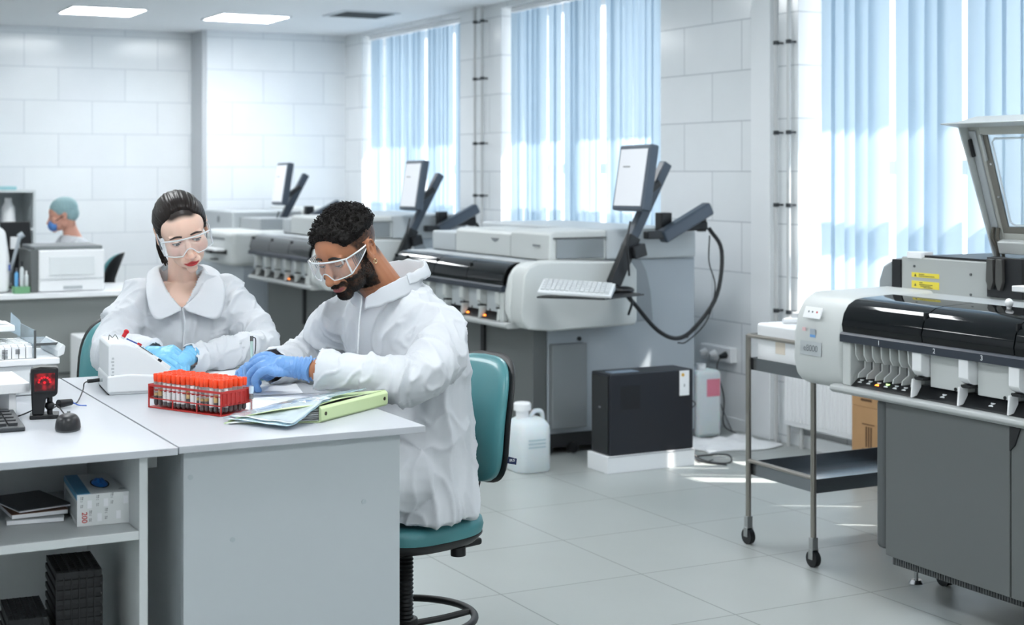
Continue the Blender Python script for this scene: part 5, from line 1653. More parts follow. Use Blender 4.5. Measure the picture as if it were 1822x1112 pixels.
def hand(name, t, Mh, side, curls, thumb, mat, fat=1.0, voxel=.0018, sc=1.0):
    """gloved hand: x to the fingers, z out of the back of the hand, y*side to the thumb"""
    b = MB()
    b.ell((.050, 0, -.002), (.048, .040, .0165), nu=24, nv=14)
    b.ell((.030, side * .018, -.008), (.030, .020, .016), nu=20, nv=12)
    b.ell((.078, 0, .0), (.022, .041, .0125), nu=24, nv=12)
    limb(b, [(-.035, 0, 0), (.0, 0, 0), (.035, 0, 0)], [.030, .028, .026])
    ys = (.030, .0105, -.0105, -.030); xs = (.088, .092, .088, .080)
    for k in range(4):
        p = V((xs[k], side * ys[k], .001)); a = 0
        pts = [V((xs[k] - .03, side * ys[k] * .8, 0)), p.copy()]
        sp = math.radians((-6, -1, 4, 9)[k]) * -side
        for ln, c in zip(FL[k], curls[k]):
            a += math.radians(c)
            p = p + V((ln * math.cos(a) * math.cos(sp), ln * math.cos(a) * math.sin(sp), -ln * math.sin(a)))
            pts.append(p.copy())
        r = (.0098, .0102, .0097, .0086)[k] * fat
        limb(b, pts, [r * .9, r * 1.08, r, r * .95, r * .82], n=14, k=4)
    limb(b, [V((q[0], side * q[1], q[2])) for q in thumb], [.0145 * fat, .0125 * fat, .0115 * fat, .0098 * fat][:len(thumb)], n=14, k=4)
    b.bm.transform(Mh @ Matrix.Scale(sc, 4))
    o = fuse(b, name, voxel, 3, [mat], t)
    # fine creases of the glove
    Mi = Mh.inverted(); out = []
    for v in o.data.vertices:
        q = Mi @ v.co
        h = ridge(V((q.x * 1.4, q.y * .7, q.z)), 60) * .0009 + ridge(V((q.x, q.y, q.z)), 28) * .0008
        if q.x < .02: h += .0018 * math.sin(q.x * 520) * ss(.02, -.01, q.x)
        out.append(v.co + v.normal * h)
    for v, c in zip(o.data.vertices, out): v.co = c
    # rolled cuff
    b = MB(); rings = []
    for k, (x, r) in enumerate(((-.030, .0335), (-.033, .0355), (-.035, .0345), (-.033, .032), (-.02, .0305))):
        rings.append([V((x + .004 * math.sin(3 * a), r * 1.02 * math.cos(a), r * .98 * math.sin(a))) for a in [2 * PI * q / 32 for q in range(32)]])
    b.loft(rings, cap=False); b.bm.transform(Mh @ Matrix.Scale(sc, 4)); b.build('glove_cuff', mat, o)
    return o
def coat_mat(name, col):
    m = M(name, col, .62, sub=0.0)
    nt = m.node_tree
    tc = nt.nodes.new('ShaderNodeTexCoord')
    n1 = nt.nodes.new('ShaderNodeTexNoise'); n1.noise_type = 'RIDGED_MULTIFRACTAL'; n1.inputs['Scale'].default_value = 7; n1.inputs['Detail'].default_value = 3; n1.inputs['Distortion'].default_value = .6
    nt.links.new(tc.outputs['Object'], n1.inputs['Vector'])
    bp = nt.nodes.new('ShaderNodeBump'); bp.inputs['Strength'].default_value = .55; bp.inputs['Distance'].default_value = .012
    nt.links.new(n1.outputs['Fac'], bp.inputs['Height']); nt.links.new(bp.outputs['Normal'], nt.nodes['Principled BSDF'].inputs['Normal'])
    b0 = nt.nodes['Principled BSDF']
    tr = nt.nodes.new('ShaderNodeBsdfTranslucent'); tr.inputs['Color'].default_value = (*lin(col), 1)
    mx = nt.nodes.new('ShaderNodeMixShader'); mx.inputs['Fac'].default_value = .12
    nt.links.new(b0.outputs[0], mx.inputs[1]); nt.links.new(tr.outputs[0], mx.inputs[2])
    nt.links.new(mx.outputs[0], nt.nodes['Material Output'].inputs['Surface'])
    return m
m_coat = coat_mat('white nonwoven fabric', (216, 220, 225))
def collar(t, pts_in, pts_out, name='collar', th=.0025, wav=.003):
    """cloth band between an inner neckline curve and an outer edge"""
    A = catmull([V(p) for p in pts_in], 8); B = catmull([V(p) for p in pts_out], 8)
    n = len(A) - 1
    b = MB()
    def fn(u, v):
        i = u * n; k = min(n - 1, int(i)); f = i - k
        a = A[k].lerp(A[k + 1], f); c = B[k].lerp(B[k + 1], f)
        mid = (a + c) / 2 + V((0, 0, .012))
        p = a * (1 - v) ** 2 + mid * 2 * v * (1 - v) + c * v * v
        return p + V((0, 0, 1)) * wav * noise.noise(p * 40)
    b.grid(fn, 70, 10)
    return b.build(name, m_coat, t, solid=th)
# ---- the woman
LW = [(1.222, 4.872, 1.135), (1.155, 4.825, 1.05), (1.102, 4.765, .985), (1.138, 4.66, .985), (1.178, 4.565, .988)]
RWp = [(1.492, 4.838, 1.132), (1.545, 4.76, 1.05), (1.560, 4.665, .985), (1.43, 4.57, .982), (1.292, 4.505, .980)]
SW = 1.02
HW = Matrix.Translation((1.332, 4.780, 1.356)) @ Matrix.Rotation(math.radians(-10), 4, 'Z') @ Matrix.Rotation(math.radians(-14), 4, 'Y') @ Matrix.Rotation(math.radians(25), 4, 'X')
HWi = HW.inverted()
W = thing('person', 'seated person with dark tied-back hair and red lips, white lab coat open at the neck', 'person', (0, 0, 0))
b = MB()
head_parts(b, SW, False)
b.bm.transform(HW)
nk = HW @ V((0, .036, -.050))
limb(b, [nk, (1.347, 4.838, 1.245), (1.358, 4.862, 1.17), (1.362, 4.872, 1.10)], [.047, .0425, .050, .062])
torso(b, [(1.37, 4.93, .62, .17, .11), (1.368, 4.91, .75, .13, .09), (1.365, 4.89, .90, .13, .09), (1.362, 4.872, 1.03, .145, .10), (1.36, 4.865, 1.11, .15, .085), (1.36, 4.862, 1.155, .12, .06), (1.357, 4.86, 1.185, .06, .05)], (-.11, -.994))
shL, shR = V((1.212, 4.872, 1.135)), V((1.500, 4.838, 1.13))
elL, wrL = V((1.108, 4.76, .975)), V((1.176, 4.555, .985))
elR, wrR = V((1.555, 4.655, .975)), V((1.275, 4.495, .978))
for sh, el, wr in ((shL, elL, wrL), (shR, elR, wrR)):
    limb(b, LW if sh is shL else RWp, [.046, .042, .036, .034, .026])
for sx in (-1, 1):
    limb(b, [(1.37 + sx * .09, 4.92, .66), (1.36 + sx * .10, 4.72, .70), (1.35 + sx * .10, 4.50, .70)], [.085, .075, .058])
    limb(b, [(1.35 + sx * .10, 4.50, .70), (1.35 + sx * .10, 4.56, .50), (1.35 + sx * .10, 4.66, .33)], [.056, .050, .036])
m_skw = tint_mat('fair skin', .42, .12)
body = fuse(b, 'body', .0024, 4, [m_skw], W)
face_sculpt(body, HWi, HW, SW)
skw = lin((232, 197, 178))
def paint_w(p):
    q = (HWi @ p) / SW
    c = list(skw)
    def mix(t2, a):
        for i in range(3): c[i] = c[i] * (1 - a) + t2[i] * a
    if q.length < .19:
        # lips
        u = math.hypot(q.x / .0235, (q.z + .0705) / (.0086 * (1 - .25 * abs(q.x) / .0235)))
        if q.y < -.082: mix(lin((192, 62, 64)), ss(1.12, .88, u))
        for x in (-1, 1):
            u = math.hypot((q.x - x * .042) / .026, (q.z + .03) / .026)
            if q.y < -.03: mix(lin((226, 150, 136)), .30 * ss(1, .2, u))
            u = math.hypot((q.x - x * .031) / .022, (q.z - .001) / .015)
            if q.y < -.03: mix(lin((196, 142, 122)), .35 * ss(1.1, .5, u))
        if q.y < -.095 and abs(q.x) < .02 and q.z < -.03 and q.z > -.055: mix(lin((222, 150, 134)), .25)
        # scalp under the hair
        if q.z > .062 - .0 * q.y and q.y > -.075: mix(lin((40, 32, 30)), ss(.062, .075, q.z) * ss(-.078, -.06, q.y))
    return c
paint(body, paint_w)
bvh = BVHTree.FromObject(body, bpy.context.evaluated_depsgraph_get())
eyes(W, HW, m_skw, skw, SW, (.10, -.30), 16, body)
brow(W, HW, bvh, SW, .0027, .0215, .0035, M('dark brown eyebrow', (48, 36, 32), .6))
# hair shell: combed back with fine furrows
def hairline_w(q):
    """>0 where hair grows (head coordinates)"""
    front = q.y + .060 - .55 * max(0, (.090 - q.z)) * .9      # at the top of the forehead
    side = q.y + .034 - (.055 - q.z) * .50
    a = math.atan2(abs(q.x), max(.001, q.z))
    return front if abs(q.x) < .03 else min(front + (abs(q.x) - .03) * 1.1, side + .02)
b = MB()
NU, NV = 150, 90
def hw_pt(az, po):
    d = V((math.sin(po) * math.sin(az), -math.sin(po) * math.cos(az), math.cos(po)))
    c = V((0, .016, .028)); r = V((.0815, .1005, .0905))
    q = c + V((d.x * r.x, d.y * r.y, d.z * r.z))
    if q.z < -.01: q.x *= 1 - .10 * min(1, (-.01 - q.z) / .05)
    return q
rows = []
for j in range(NV + 1):
    row = []
    po = .02 + (PI * .80) * j / NV
    for i in range(NU):
        az = 2 * PI * i / NU
        q = hw_pt(az, po)
        ang = math.atan2(q.x, q.z - .01)
        yy = q.y
        g = noise.noise(V((ang * 16, yy * 9, 2))) * .0022 + noise.noise(V((ang * 42, yy * 14, 5))) * .0012
        g += .004 * math.exp(-((yy + .03) / .03) ** 2) * max(0, q.z - .05) / .05
        hl = hairline_w(q)
        n = (q - V((0, .016, .028))).normalized()
        dep = ss(0, .016, hl)
        q2 = q + n * (g * dep) - n * (.0105 * (1 - dep))
        row.append((q2, hl))
    rows.append(row)
vs = [[b.bm.verts.new(p[0] * SW) for p in r] for r in rows]
for j in range(NV):
    for i in range(NU):
        k = (i + 1) % NU
        if min(rows[j][i][1], rows[j][k][1], rows[j + 1][i][1], rows[j + 1][k][1]) > -.004:
            z = rows[j][i][0].z
            # leave the ears free
            e_ = rows[j][i][0]
            if abs(e_.x) > .058 and -.045 < e_.z < -.006 and -.03 < e_.y < .034: continue
            if e_.z < -.045 and e_.y < .03: continue
            b._f([vs[j][i], vs[j][k], vs[j + 1][k], vs[j + 1][i]])
b.bm.transform(HW)
m_hw = M('dark brown black hair', (30, 24, 22), .42, bump=(220, .25, .001), spec=.28)
hair = b.build('hair', m_hw, W, ang=80)
# low ponytail and loose strands
b = MB()
hp = lambda x, y, z: HW @ V((x * SW, y * SW, z * SW))
b.tube([hp(0, .100, .0), hp(-.004, .125, -.02), hp(-.012, .12, -.07), hp(-.02, .105, -.12), hp(-.03, .095, -.17)], lambda t: .020 * (1 - .5 * t), n=16)
b.build('ponytail', m_hw, W)
b = MB()
rnd = random.Random(2)
for k in range(26):
    x0 = -.072 + rnd.uniform(-.004, .004)
    a = rnd.uniform(-.01, .012)
    b.tube([hp(x0 + .004, .015 + a, .02), hp(x0 - .006, .022 + a, -.03), hp(x0 - .004 + rnd.uniform(-.004, .006), .035 + a, -.075), hp(x0 + rnd.uniform(-.004, .012), .045 + a, -.115 - rnd.uniform(0, .02))], .0010 + rnd.uniform(0, .0012), n=5)
for k in range(8):
    a = rnd.uniform(-.01, .01)
    b.tube([hp(.070, .02 + a, .02), hp(.078, .03 + a, -.03), hp(.074 + a * .5, .045, -.08)], .0006, n=5)
b.build('loose_strands', m_hw, W)
# coat
b = MB()
torso(b, [(1.37, 4.94, .55, .215, .16), (1.37, 4.93, .68, .205, .155), (1.368, 4.905, .82, .165, .125), (1.366, 4.885, .94, .170, .128), (1.362, 4.868, 1.04, .178, .128), (1.36, 4.862, 1.11, .180, .112), (1.36, 4.862, 1.165, .155, .090), (1.358, 4.862, 1.20, .105, .070), (1.356, 4.86, 1.235, .066, .060)], (-.11, -.994))
limb(b, LW, [.070, .070, .064, .054, .044]); limb(b, RWp, [.070, .068, .060, .052, .044])
for sx in (-1, 1):
    limb(b, [(1.37 + sx * .09, 4.92, .66), (1.36 + sx * .10, 4.72, .70), (1.35 + sx * .10, 4.54, .70)], [.10, .09, .078])
coat = fuse(b, 'lab_coat', .005, 5, [m_coat], W)
wrinkle(coat, [LW, RWp], .015, 3.1)
fW = V((-.11, -.994, 0)).normalized(); rW = V((.994, -.11, 0))
def vcut(p):
    d = p - V((1.358, 4.862, 1.2)); u = d.dot(rW) + .022; fr = d.dot(fW)
    if p.z > 1.105 and fr > -.02:
        w = .066 * ((p.z - 1.105) / .10) ** .9
        if abs(u - .012 * 0) < w: return True
    if p.z > 1.205 and math.hypot(d.dot(rW), fr) < .075: return True
    # open sleeve ends
    for a, c in ((LW[-2], LW[-1]), (RWp[-2], RWp[-1])):
        a, c = V(a), V(c); ax = (c - a).normalized()
        if (p - c).dot(ax) > .018 and (p - c).length < .10: return True
    return False
cut(coat, vcut)
md = coat.modifiers.new('thickness', 'SOLIDIFY'); md.thickness = .002; md.offset = -1
nW = lambda r_, f_, z: V((1.358, 4.862, 0)) + rW * r_ + fW * f_ + V((0, 0, z))
collar(W, [nW(-.024, .128, 1.110), nW(-.058, .105, 1.150), nW(-.073, .055, 1.195), nW(-.072, -.01, 1.225), nW(-.04, -.062, 1.238), nW(0, -.07, 1.242), nW(.045, -.062, 1.238), nW(.07, -.01, 1.225), nW(.056, .055, 1.195), nW(.028, .105, 1.150), nW(-.022, .130, 1.110)],
       [nW(-.028, .139, 1.104), nW(-.105, .140, 1.078), nW(-.128, .100, 1.145), nW(-.112, .0, 1.212), nW(-.075, -.085, 1.215), nW(0, -.10, 1.215), nW(.08, -.088, 1.215), nW(.115, .0, 1.214), nW(.120, .09, 1.150), nW(.085, .138, 1.072), nW(-.012, .141, 1.102)])
b = MB(); b.tube([nW(-.022, .134, 1.108), nW(-.016, .137, 1.06), nW(-.020, .138, 1.0), nW(-.018, .140, .92)], .0035, n=6); b.build('front_placket', m_coat, W)
b = MB(); b.grid(lambda u, v: nW(.075 + .085 * u, .128 - .035 * u * u + .012, 1.0 - .075 * v + .006 * u), 8, 8); b.build('chest_pocket', m_coat, W, solid=.002)
b = MB(); b.grid(lambda u, v: nW(.085 + .05 * u, .142 - .030 * u * u, 1.003 - .004 * v), 6, 1); b.build('pocket_seam', M('grey seam', (170, 178, 184), .6), W, solid=.001)
# trousers and shoes below the desk
m_tr = M('dark trousers', (48, 52, 60), .8); m_shoe = M('white clogs', (226, 228, 230), .5)
for sx in (-1, 1):
    b = MB(); limb(b, [(1.35 + sx * .10, 4.52, .69), (1.35 + sx * .10, 4.56, .50), (1.35 + sx * .10, 4.66, .34)], [.066, .062, .052]); fuse(b, 'trouser_leg', .008, 3, [m_tr], W)
    b = MB(); limb(b, [(1.35 + sx * .10, 4.69, .285), (1.35 + sx * .105, 4.60, .265), (1.35 + sx * .11, 4.52, .262)], [.038, .038, .034]); fuse(b, 'shoe', .006, 3, [m_shoe], W)
m_glw = M('light blue nitrile glove', (122, 188, 226), .38, spec=.5)
cv = lambda *a: [a] * 4
def handframe(wr, to, up):
    x = (V(to) - V(wr)).normalized(); z = V(up); z = (z - x * z.dot(x)).normalized(); y = z.cross(x)
    m = Matrix((x, y, z)).transposed().to_4x4(); m.translation = V(wr); return m
th_rel = [(.020, .024, -.010), (.050, .046, -.018), (.078, .052, -.024), (.098, .050, -.030)]
hand('glove', W, handframe((1.262, 4.482, .982), (1.196, 4.440, .955), (.25, -.75, .8)), 1, [(22, 28, 18), (26, 30, 18), (32, 32, 18), (38, 34, 20)], th_rel, m_glw, sc=.86)
hand('glove', W, handframe((1.166, 4.545, .992), (1.206, 4.490, 1.0), (-.1, -.55, .8)), -1, [(40, 55, 30), (48, 55, 30), (55, 55, 30), (60, 55, 30)], [(.020, .024, -.010), (.050, .044, -.010), (.078, .042, -.010), (.096, .034, -.014)], m_glw, sc=.92)
goggles('clear safety goggles on the dark-haired person in the open-collared coat', HW, SW, -.002)
t = thing('swab_stick', 'thin wooden stick between the light blue gloved fingers', 'stick')
b = MB(); b.cyl((1.222, 4.47, .965), (1.262, 4.42, .935), .0022, n=8); b.build('stick', M('pale wood', (214, 190, 158), .6), t)
# ---- the man
SM = .995
HMm = Matrix.Translation((1.607, 4.055, 1.318)) @ Matrix.Rotation(math.radians(-66), 4, 'Z') @ Matrix.Rotation(math.radians(-4), 4, 'Y') @ Matrix.Rotation(math.radians(30), 4, 'X')
HMi = HMm.inverted()
P_ = thing('person', 'seated person with short curly black hair, beard and earring, writing in a white lab coat', 'person', (0, 0, 0))
fM = V((-.883, -.469, 0)).normalized(); rM = V((.469, -.883, 0)).normalized()
b = MB()
head_parts(b, SM, True)
b.bm.transform(HMm)
nk = HMm @ V((0, .030, -.05))
limb(b, [nk, (1.70, 4.075, 1.235), (1.745, 4.085, 1.17), (1.77, 4.09, 1.09)], [.060, .058, .064, .075])
torso(b, [(1.83, 4.10, .57, .17, .13), (1.835, 4.10, .72, .16, .12), (1.83, 4.095, .88, .155, .11), (1.805, 4.09, 1.0, .165, .11), (1.78, 4.088, 1.10, .17, .095), (1.765, 4.085, 1.16, .13, .07), (1.755, 4.083, 1.20, .07, .06)], fM)
AN = [(1.838, 3.945, 1.085), (1.79, 3.86, 1.02), (1.70, 3.805, .972), (1.59, 3.875, .980), (1.478, 3.965, .995)]
AF = [(1.655, 4.255, 1.085), (1.645, 4.335, 1.02), (1.62, 4.395, .968), (1.53, 4.305, .970), (1.432, 4.215, .978)]
for A_ in (AN, AF):
    limb(b, A_, [.056, .050, .042, .038, .029])
for sy in (0, 1):
    y0 = 3.99 + .19 * sy
    limb(b, [(1.80, y0, .66), (1.60, y0 - .06, .68), (1.40, y0 - .10, .67)], [.095, .085, .064])
    limb(b, [(1.40, y0 - .10, .67), (1.44, y0 - .09, .48), (1.54, y0 - .06, .34)], [.062, .055, .040])
m_skm = tint_mat('brown skin', .42, .08)
mbody = fuse(b, 'body', .0024, 4, [m_skm], P_)
face_sculpt(mbody, HMi, HMm, SM)
skm = lin((170, 116, 86))
DK = lin((24, 18, 16))
def beard_amt(q):
    """0..1 how dense the beard is at a head point"""
    n_ = noise.noise(q * 160) * .5 + .5
    if abs(q.x) > .071 and -.048 < q.z < .028 and -.012 < q.y < .04: return 0
    a = 0.0
    # jaw band from the sideburn down to the chin
    jaw = ss(-.020, -.048, q.z + .22 * (q.y + .03) * (1 if q.y > -.03 else 0)) * ss(.025, .010, q.y) if abs(q.x) > .03 else 0
    if abs(q.x) > .030:
        low = ss(-.028, -.055, q.z)
        side = ss(-.050, -.026, q.y) * ss(.018, .004, q.y) * ss(.020, -.006, q.z)
        a = max(a, low * ss(.012, -.008, q.y) * ss(-.110, -.096, q.z) * .80, side * .62)
    # chin
    if q.z < -.080 and q.y < .0: a = max(a, ss(-.078, -.088, q.z))
    r = math.hypot(q.x / .040, (q.z + .082) / .030)
    inner = math.hypot(q.x / .0265, (q.z + .0715) / .0105)
    if q.y < -.06 and r < 1.15 and inner > 1: a = max(a, ss(1.15, .85, r) * ss(1.0, 1.15, inner) * (.95 if (q.z < -.080 or abs(q.x) > .022) else .55))
    # moustache
    m = math.hypot(q.x / .031, (q.z + .0585) / .0075)
    if q.y < -.08: a = max(a, ss(1.2, .7, m))
    if q.z < -.118 or q.y > .03: a = 0 if q.z < -.13 else a * .3
    return min(1, a * (.50 + .9 * n_))
def fade_amt(q):
    """clipped hair at the sides"""
    if q.y < -.045 and q.z < .05: return 0
    if abs(q.x) > .073 and -.048 < q.z < .022 and -.010 < q.y < .04: return 0
    hl = q.y + .050 - max(0, (.045 - q.z)) * .55
    up = q.z + .012 + max(0, .02 - q.y) * .10
    nape = ss(-.065, -.035, q.z) * ss(.040, .058, q.y)
    a = ss(0, .012, hl) * ss(.0, .03, up) if abs(q.x) > .04 else 0
    a = max(a * 1.0, nape * 1.0)
    if q.z > .055 and q.y > -.06: a = max(a, 1)
    return a
def paint_m(p):
    q = (HMi @ p) / SM
    c = list(skm)
    def mix(t2, a):
        for i in range(3): c[i] = c[i] * (1 - a) + t2[i] * a
    if q.length < .2:
        u = math.hypot(q.x / .025, (q.z + .0705) / (.0100 * (1 - .25 * abs(q.x) / .025)))
        if q.y < -.082: mix(lin((142, 78, 76)), ss(1.15, .9, u))
        mix(DK, .94 * beard_amt(q)); mix(DK, .85 * fade_amt(q) * (.75 + .5 * (noise.noise(q * 200) * .5 + .5)))
    return c
paint(mbody, paint_m)
bvh = BVHTree.FromObject(mbody, bpy.context.evaluated_depsgraph_get())
eyes(P_, HMm, m_skm, skm, SM, (.0, -.6), -2, mbody)
brow(P_, HMm, bvh, SM, .0034, .0215, .003, m_hairb)
# beard stubble: short hairs standing on the skin where the beard is dense
def tufts(name, amt, thr, n, ln, seed, rr, zr, mat, r=.0006):
    rnd = random.Random(seed); b = MB(); made = 0
    polys = mbody.data.polygons; vsx = mbody.data.vertices
    cand = []
    for pl in polys:
        q = (HMi @ pl.center) / SM
        if q.length < .17 and amt(q) > thr: cand.append(pl.index)
    rnd.shuffle(cand)
    for i in cand[:n]:
        pl = polys[i]; c = pl.center; nn = pl.normal
        dn = (HMm.to_3x3() @ V((0, -.2, -1))).normalized()
        d = (nn * .6 + dn * .7 + V((rnd.uniform(-.4, .4), rnd.uniform(-.4, .4), rnd.uniform(-.4, .4)))).normalized()
        u = d.orthogonal() * r; w = d.cross(u)
        tip = b.bm.verts.new(c + d * ln * rnd.uniform(.6, 1.2))
        ring = [b.bm.verts.new(c + u * math.cos(a) + w * math.sin(a)) for a in (0, 2.1, 4.2)]
        for k in range(3): b._f([ring[k], ring[(k + 1) % 3], tip])
    return b.build(name, mat, P_, smooth=False)
bd = tufts('beard', beard_amt, .45, 9000, .0042, 1, 0, 0, m_hairb, .0007)
bd['kind'] = 'stuff'
# curly top
b = MB()
rnd = random.Random(5)
def topcover(q):
    # hair grows above this
    f = q.y + .074 - .9 * max(0, .078 - q.z) * .55
    return min(f, q.z - .040 + .10 * max(0, q.y - .02))
NU, NV = 120, 50
rows = []
for j in range(NV + 1):
    po = .02 + PI * .46 * j / NV
    row = []
    for i in range(NU):
        az = 2 * PI * i / NU
        d = V((math.sin(po) * math.sin(az), -math.sin(po) * math.cos(az), math.cos(po)))
        q = V((0, .012, .030)) + V((d.x * .076, d.y * .098, d.z * .086))
        hl = topcover(q)
        vo = noise.voronoi(q * 95)[0]
        g = .014 * ss(-.004, .022, hl) + .007 * (.5 - vo[0] * 1.6) + noise.noise(q * 45) * .004 + .006 * ss(.02, -.08, q.y)
        n = d
        q2 = q + n * (g if hl > 0 else -.004)
        row.append((q2, hl))
    rows.append(row)
vs = [[b.bm.verts.new(p[0] * SM) for p in r] for r in rows]
for j in range(NV):
    for i in range(NU):
        k = (i + 1) % NU
        if min(rows[j][i][1], rows[j][k][1], rows[j + 1][i][1], rows[j + 1][k][1]) > -.006:
            b._f([vs[j][i], vs[j][k], vs[j + 1][k], vs[j + 1][i]])
b.bm.transform(HMm)
m_curl = M('curly black hair', (14, 11, 10), .6, spec=.25, bump=(150, .6, .003))
b.build('hair', m_curl, P_, ang=80)
b = MB()
for k in range(950):
    j = rnd.randrange(2, NV); i = rnd.randrange(NU)
    q, hl = rows[j][i]
    if hl < .002: continue
    n = (q - V((0, .012, .030))).normalized(); u = n.orthogonal().normalized(); w = n.cross(u)
    r = rnd.uniform(.0028, .0055); ph = rnd.uniform(0, 6.28); tilt = rnd.uniform(-.9, .9)
    a_ = (n * math.cos(tilt) + u * math.sin(tilt)).normalized()
    pts = []
    for s_ in range(7):
        a = ph + s_ * .95
        pts.append((q + n * .001 + a_ * r * math.cos(a) + w * r * math.sin(a) + u * s_ * .0004) * SM)
    b.tube(pts, .0010, n=5, smooth=False)
b.bm.transform(HMm)
cu = b.build('curls', m_curl, P_); cu['kind'] = 'stuff'
# coat
b = MB()
torso(b, [(1.785, 4.08, .552, .225, .160), (1.795, 4.085, .60, .225, .162), (1.812, 4.092, .70, .205, .155), (1.820, 4.095, .84, .19, .142), (1.815, 4.092, .97, .19, .142), (1.79, 4.088, 1.07, .192, .130), (1.772, 4.086, 1.14, .165, .105), (1.76, 4.084, 1.19, .11, .085), (1.75, 4.082, 1.225, .078, .074)], fM)
limb(b, AN, [.082, .080, .072, .064, .052]); limb(b, AF, [.082, .078, .068, .060, .050])
for sy in (0, 1):
    y0 = 3.99 + .19 * sy
    limb(b, [(1.80, y0, .66), (1.60, y0 - .06, .68), (1.42, y0 - .10, .67)], [.11, .10, .084])
mcoat = fuse(b, 'lab_coat', .005, 5, [m_coat], P_)
wrinkle(mcoat, [AN, AF], .017, 4.2)
CM = V((1.752, 4.083, 1.2))
def mcut(p):
    d = p - CM; u = d.dot(rM); f_ = d.dot(fM)
    if p.z > 1.165 and math.hypot(u, f_) < .078: return True
    for a, c in ((AN[-2], AN[-1]), (AF[-2], AF[-1])):
        a, c = V(a), V(c); ax = (c - a).normalized()
        if (p - c).dot(ax) > -.012 and (p - c).length < .11: return True
    return False
cut(mcoat, mcut)
md = mcoat.modifiers.new('thickness', 'SOLIDIFY'); md.thickness = .002; md.offset = -1
nM = lambda r_, f_, z: V((1.755, 4.083, 0)) + rM * r_ + fM * f_ + V((0, 0, z))
collar(P_, [nM(-.006, .128, 1.145), nM(-.06, .11, 1.165), nM(-.092, .05, 1.185), nM(-.088, -.02, 1.20), nM(-.045, -.072, 1.215), nM(0, -.082, 1.22), nM(.05, -.072, 1.215), nM(.09, -.02, 1.20), nM(.092, .05, 1.185), nM(.06, .11, 1.165), nM(.006, .13, 1.145)],
       [nM(-.008, .122, 1.185), nM(-.055, .115, 1.215), nM(-.082, .055, 1.24), nM(-.085, -.03, 1.262), nM(-.045, -.085, 1.275), nM(0, -.098, 1.278), nM(.05, -.088, 1.275), nM(.086, -.03, 1.262), nM(.082, .055, 1.238), nM(.055, .115, 1.212), nM(.008, .124, 1.183)], wav=.006)
collar(P_, [nM(-.045, -.086, 1.275), nM(0, -.099, 1.279), nM(.05, -.089, 1.276), nM(.086, -.03, 1.263), nM(.084, .04, 1.245)],
       [nM(-.055, -.104, 1.240), nM(0, -.120, 1.242), nM(.06, -.106, 1.243), nM(.098, -.04, 1.232), nM(.094, .035, 1.218)], name='collar_fold', wav=.006)
b = MB(); b.tube([nM(.0, .134, 1.175), nM(.0, .142, 1.13), nM(.002, .152, 1.06), nM(.0, .156, .95)], .0028, n=6); b.build('zip', M('zip grey', (206, 210, 214), .4), P_)
for sy in (0, 1):
    y0 = 3.99 + .19 * sy
    b = MB(); limb(b, [(1.41, y0 - .10, .66), (1.44, y0 - .09, .48), (1.53, y0 - .06, .35)], [.075, .070, .058]); fuse(b, 'trouser_leg', .008, 3, [m_tr], P_)
    b = MB(); limb(b, [(1.56, y0 - .06, .29), (1.47, y0 - .08, .272), (1.38, y0 - .10, .268)], [.042, .040, .036]); fuse(b, 'shoe', .006, 3, [M('dark shoe', (40, 42, 46), .5)], P_)
m_glm = M('blue nitrile glove', (104, 150, 206), .40, spec=.5)
hand('glove', P_, handframe((1.436, 3.996, 1.000), (1.352, 4.041, 1.012), (-.1, -.55, .85)), -1, [(38, 48, 20), (42, 46, 20), (46, 44, 20), (50, 42, 22)], [(.020, .022, -.012), (.050, .034, -.030), (.080, .034, -.044), (.100, .030, -.054)], m_glm, fat=1.12, sc=1.06)
hand('glove', P_, handframe((1.405, 4.205, .975), (1.345, 4.155, .985), (-.2, .5, .85)), 1, [(30, 60, 40), (55, 60, 40), (70, 60, 40), (75, 60, 40)], [(.020, .024, -.010), (.050, .044, -.014), (.078, .046, -.016), (.096, .036, -.022)], m_glm, fat=1.1, sc=1.0)
goggles('clear safety goggles with ribbed side shields on the curly-haired bearded person', HMm, SM, -.002)
# earring
b = MB()
c = HMm @ (V((.080, .006, -.046)) * SM); rings = []
for k in range(24):
    a = 2 * PI * k / 24; d = V((0, math.cos(a), math.sin(a)))
    d = HMm.to_3x3() @ d; ax = HMm.to_3x3() @ V((1, 0, 0))
    rings.append([c + d * (.0058 + .0013 * math.cos(q)) + ax * (.0016 * math.sin(q)) for q in [2 * PI * j / 8 for j in range(8)]])
rings.append(rings[0]); b.loft(rings, cap=False); b.build('earring', M('gold', (212, 190, 150), .2, metal=1), P_)
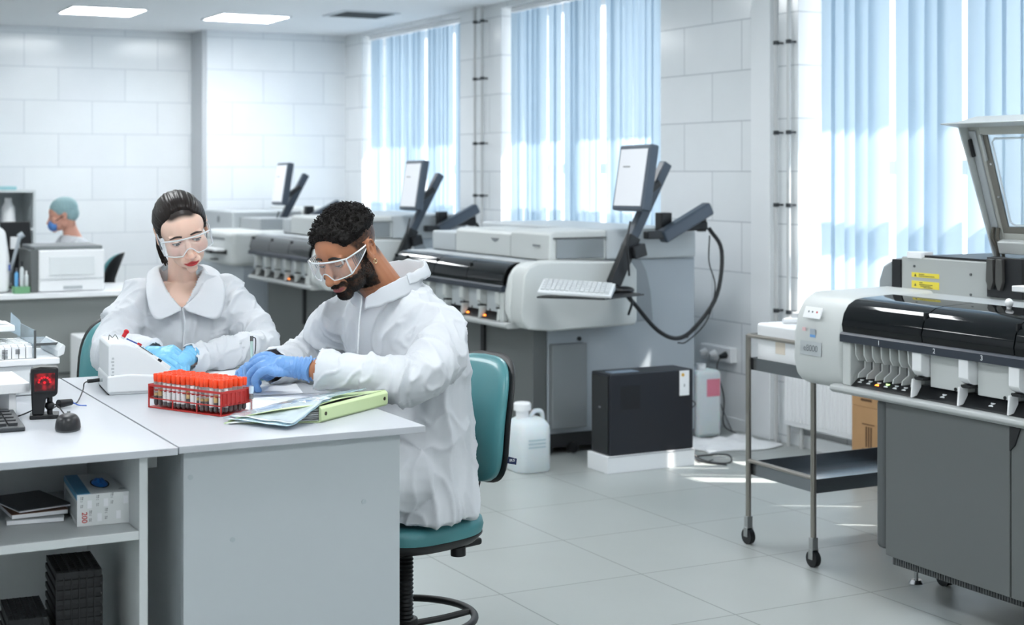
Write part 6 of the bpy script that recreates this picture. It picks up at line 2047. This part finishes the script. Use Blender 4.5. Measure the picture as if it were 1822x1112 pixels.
# ---- masked worker far behind
H3 = Matrix.Translation((2.335, 11.62, 1.215)) @ Matrix.Rotation(math.radians(-100), 4, 'Z') @ Matrix.Rotation(math.radians(12), 4, 'X')
P3 = thing('person', 'masked person in a pale green hair cap and white coat in the far left background', 'person')
b = MB(); head_parts(b, 1.0, True); b.bm.transform(H3)
limb(b, [H3 @ V((0, .03, -.05)), (2.39, 11.63, 1.12), (2.42, 11.63, 1.02)], [.055, .052, .07])
torso(b, [(2.44, 11.63, .50, .16, .12), (2.43, 11.63, .70, .15, .11), (2.42, 11.63, .92, .16, .10), (2.41, 11.63, 1.0, .12, .08), (2.40, 11.63, 1.04, .06, .05)], (-1, 0))
A1 = [(2.42, 11.45, .98), (2.40, 11.36, .86), (2.30, 11.38, .82), (2.12, 11.48, .84)]
A2 = [(2.42, 11.81, .98), (2.40, 11.88, .86), (2.30, 11.86, .82), (2.12, 11.72, .84)]
for A_ in (A1, A2): limb(b, A_, [.045, .04, .036, .03])
for y0 in (11.54, 11.72):
    limb(b, [(2.42, y0, .56), (2.16, y0, .58), (1.98, y0, .57), (2.0, y0, .30), (2.04, y0, .06)], [.08, .075, .06, .05, .04])
m_sk3 = tint_mat('light skin', .5, .05)
bo = fuse(b, 'body', .005, 3, [m_sk3], P3); paint(bo, lambda p: lin((214, 160, 140)))
b = MB(); b.ell((0, .022, .048), (.086, .104, .086)); b.ell((0, .06, .0), (.075, .065, .065)); b.bm.transform(H3)
fuse(b, 'hair_cap', .005, 3, [M('pale green cap', (152, 184, 188), .7, bump=(60, .5, .01))], P3)
b = MB(); b.ell((0, -.072, -.062), (.055, .048, .046)); b.bm.transform(H3); fuse(b, 'face_mask', .004, 3, [M('blue mask', (96, 146, 216), .6)], P3)
b = MB(); b.tube([H3 @ V(p) for p in ((.045, -.08, -.04), (.075, -.03, -.02), (.08, .01, -.005))], .003); b.build('mask_strap', m_black, P3)
b = MB()
torso(b, [(2.44, 11.63, .46, .20, .16), (2.43, 11.63, .70, .18, .14), (2.42, 11.63, .92, .185, .13), (2.41, 11.63, 1.0, .15, .11), (2.40, 11.63, 1.06, .075, .07)], (-1, 0))
for A_ in (A1, A2): limb(b, A_[:-1] + [(2.16, A_[-1][1], .84)], [.07, .065, .06, .05])
pc = fuse(b, 'lab_coat', .012, 4, [m_coat], P3); wrinkle(pc, [A1, A2], .014, 1.3)
for y0, A_ in ((11.54, A1), (11.72, A2)):
    b = MB(); limb(b, [(2.42, y0, .56), (2.16, y0, .58), (1.98, y0, .57), (2.0, y0, .30), (2.04, y0, .10)], [.095, .09, .075, .065, .06]); fuse(b, 'trouser_leg', .012, 2, [m_tr], P3)
    b = MB(); limb(b, [(2.08, y0, .05), (1.98, y0, .045), (1.90, y0, .04)], [.045, .045, .04]); fuse(b, 'shoe', .01, 2, [m_shoe], P3)
